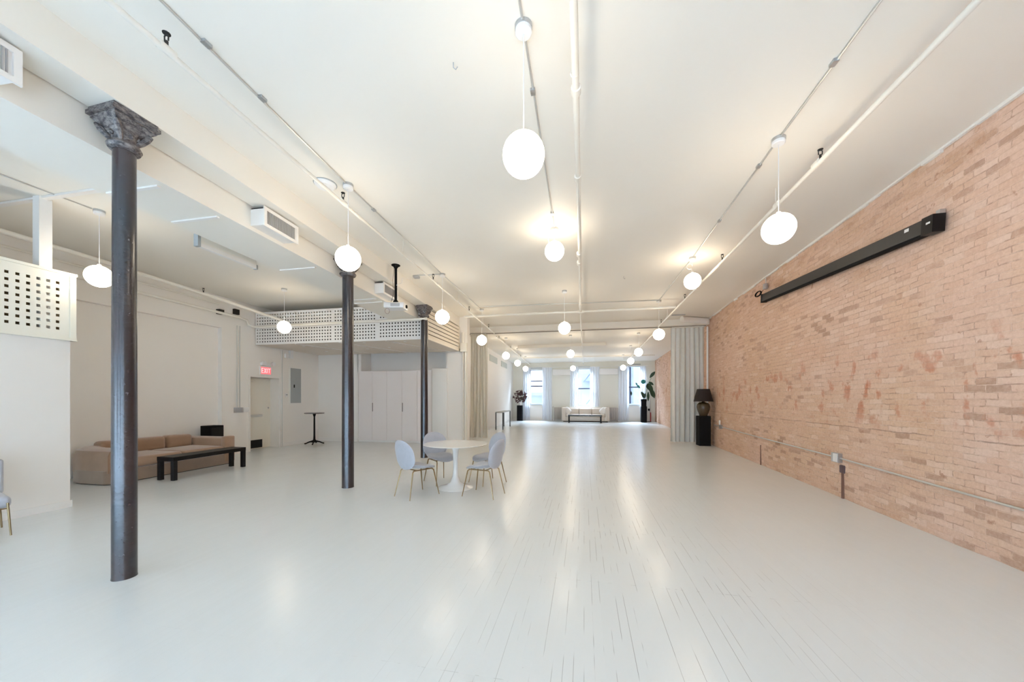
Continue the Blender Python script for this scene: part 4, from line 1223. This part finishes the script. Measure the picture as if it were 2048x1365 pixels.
q = MB(); leaf(q, (-.42, 0, .98), (-.22, -.1, .78), .07); leaf(q, (-.40, 0, .95), (-.5, -.1, 1.15), .05); q.build('leaf', 'teal_leaf', t)
q = MB(); leaf(q, (-.75, 0, .30), (-.78, -.05, .62), .05); q.build('leaf', 'leaf', t)

# white sofa, pillows, radiators, coffee table, air conditioners
t = thing('cream_sofa', 'cream three-seat sofa below the middle end window', 'sofa', (.08, 23.95, 0))
MB().rbox(-1.45, 1.45, -.42, .42, .06, .34, .04, 3).build('base', 'cream_fabric', t)
MB().rbox(-1.40, 1.40, .22, .44, .30, .92, .06, 3).build('back', 'cream_fabric', t)
for sx in (-1, 1):
    MB().rbox(sx * 1.37 - .13, sx * 1.37 + .13, -.44, .44, .07, .95 if sx > 0 else .93, .06, 3).build('arm', 'cream_fabric', t)
for k in range(3):
    MB().rbox(-1.22 + k * .815, -.41 + k * .815, -.40, .22, .34, .50, .05, 3).build('seat_cushion', 'cream_fabric', t)
    MB().rbox(-1.22 + k * .815, -.41 + k * .815, .02, .24, .48, .86, .07, 3).build('back_cushion', 'cream_fabric', t)
box('plinth', 'dark', -1.4, 1.4, -.38, .4, 0, .062, t)
for (x, l) in ((-1.08, 'pale pillow leaning on the left arm of the cream sofa'), (1.22, 'white pillow leaning on the right arm of the cream sofa')):
    s = 1 if x > 0 else -1
    o = MB().shell(lambda a: (.24 * (abs(math.cos(a)) ** .5) * (1 if math.cos(a) > 0 else -1), .22 * (abs(math.sin(a)) ** .5) * (1 if math.sin(a) > 0 else -1)),
                   lambda u, v: ((u, 0, v), (0, 1, 0)), lambda r: .085 * math.sqrt(max(0, 1 - r ** 3)), 8, 32).build('pillow', 'pillow', loc=(x, 23.78, .70))
    o.rotation_euler = (-.25, s * -.75, 0); tag(o, l, 'pillow')
t = thing('low_table', 'low black coffee table in front of the cream sofa', 'coffee table', (.05, 22.9, 0))
MB().rbox(-1.02, 1.02, -.3, .3, .42, .49, .004, 1).build('table_top', mat('gloss_black_top', (.01, .01, .012), .12), t, smooth=False)
for sx in (-1, 1):
    for sy in (-1, 1): box('leg', 'black', sx * .97 - .035, sx * .97 + .035, sy * .26 - .035, sy * .26 + .035, 0, .425, t)
for (x0, x1, l) in ((-2.0, -1.42, 'grey cast radiator left of the cream sofa'), (1.55, 2.2, 'grey cast radiator right of the cream sofa')):
    t = thing('radiator', l, 'radiator', ((x0 + x1) / 2, 24.55, 0), 0, 'radiators under the end wall')
    n = 8; ww = (x1 - x0) / n
    for k in range(n):
        MB().rbox(-(x1 - x0) / 2 + k * ww + .008, -(x1 - x0) / 2 + (k + 1) * ww - .008, -.11, .11, .10, .92, .02, 2).build('fin', 'radiator', t)
    for sx in (-1, 1): MB().tube([(sx * (x1 - x0 - .1) / 2, 0, 0), (sx * (x1 - x0 - .1) / 2, 0, .12)], .03, 8).build('foot', 'radiator', t)
    MB().tube([(-(x1 - x0) / 2 - .10, 0, 0), (-(x1 - x0) / 2 - .10, 0, .95), (-(x1 - x0) / 2 - .0, 0, .95)], .025, 8).build('valve_pipe', 'radiator', t)
for (x, l) in ((-1.50, 'white wall air conditioner left of the middle window'), (1.60, 'white wall air conditioner right of the middle window')):
    t = thing('air_conditioner', l, 'air conditioner', (x, FAR, 3.10), 0, 'wall air conditioners')
    MB().rbox(-.60, .60, -.24, -.001, 0, .40, .04, 3).build('casing', 'white_plastic', t)
    box('louvre_flap', 'trim', -.56, .56, -.245, -.20, .02, .05, t)
# small valve group in the right corner
t = thing('riser_pipe', 'thin pipe with red and black valves in the far right corner', 'pipe', (4.18, 24.55, 0))
MB().tube([(0, 0, 0), (0, 0, 2.3), (-.02, 0, 2.5)], .018, 8).build('pipe_run', 'radiator', t)
MB().rbox(-.12, -.02, -.06, .06, .72, .86, .02, 2).build('valve', 'matte_black', t)
MB().tube([(.03, -.05, 0.0), (.03, -.05, .62)], .03, 8).build('extinguisher', mat('red_paint', (.35, .03, .03), .4), t)
box('floor_board', 'dark', -.35, .06, -.1, .1, 0.0, .04, t)

# ------------------------------------------------------------------ street outside the end windows
struct(box('street_ground', 'asphalt', -30, 30, FAR + 0.4, 60, -6.2, -6.0))
for i, (x0, x1, y, h, ll) in enumerate(((-24, -8.5, 44, 4.5, 'pale building across the street seen by the left window'), (-8.3, -3.2, 46, 1.9, 'low pale building across the street'),
                                        (-3.0, 5.2, 44, 9.0, 'pale building with fire escape behind the middle window'), (5.4, 20, 42, 12.0, 'pale brick building behind the right window'))):
    t = thing('street_building', ll, 'building', ((x0 + x1) / 2, y, -6))
    wd = x1 - x0
    box('wall', 'masonry', -wd / 2, wd / 2, 0, 6, 0, h + 6, t)
    box('cornice', 'masonry', -wd / 2 - .1, wd / 2 + .1, -.3, 6, h + 6, h + 6.4, t)
    if i == 2:
        n = 0
        for zz in range(6, int(h + 5), 3):
            for xx in (-2.6, 0.2, 2.6):
                box('window', 'masonry_dark', xx - .5, xx + .5, -.04, .02, zz, zz + 1.7, t)
        f = MB()
        for zz in (6.5, 9.5): f.box(-1.2, 1.4, -1.0, 0, zz, zz + .08); f.tube([(-1.1, -.9, zz), (1.2, -.9, zz + 3)], .06, 5)
        f.build('fire_escape', 'masonry_dark', t, smooth=False)
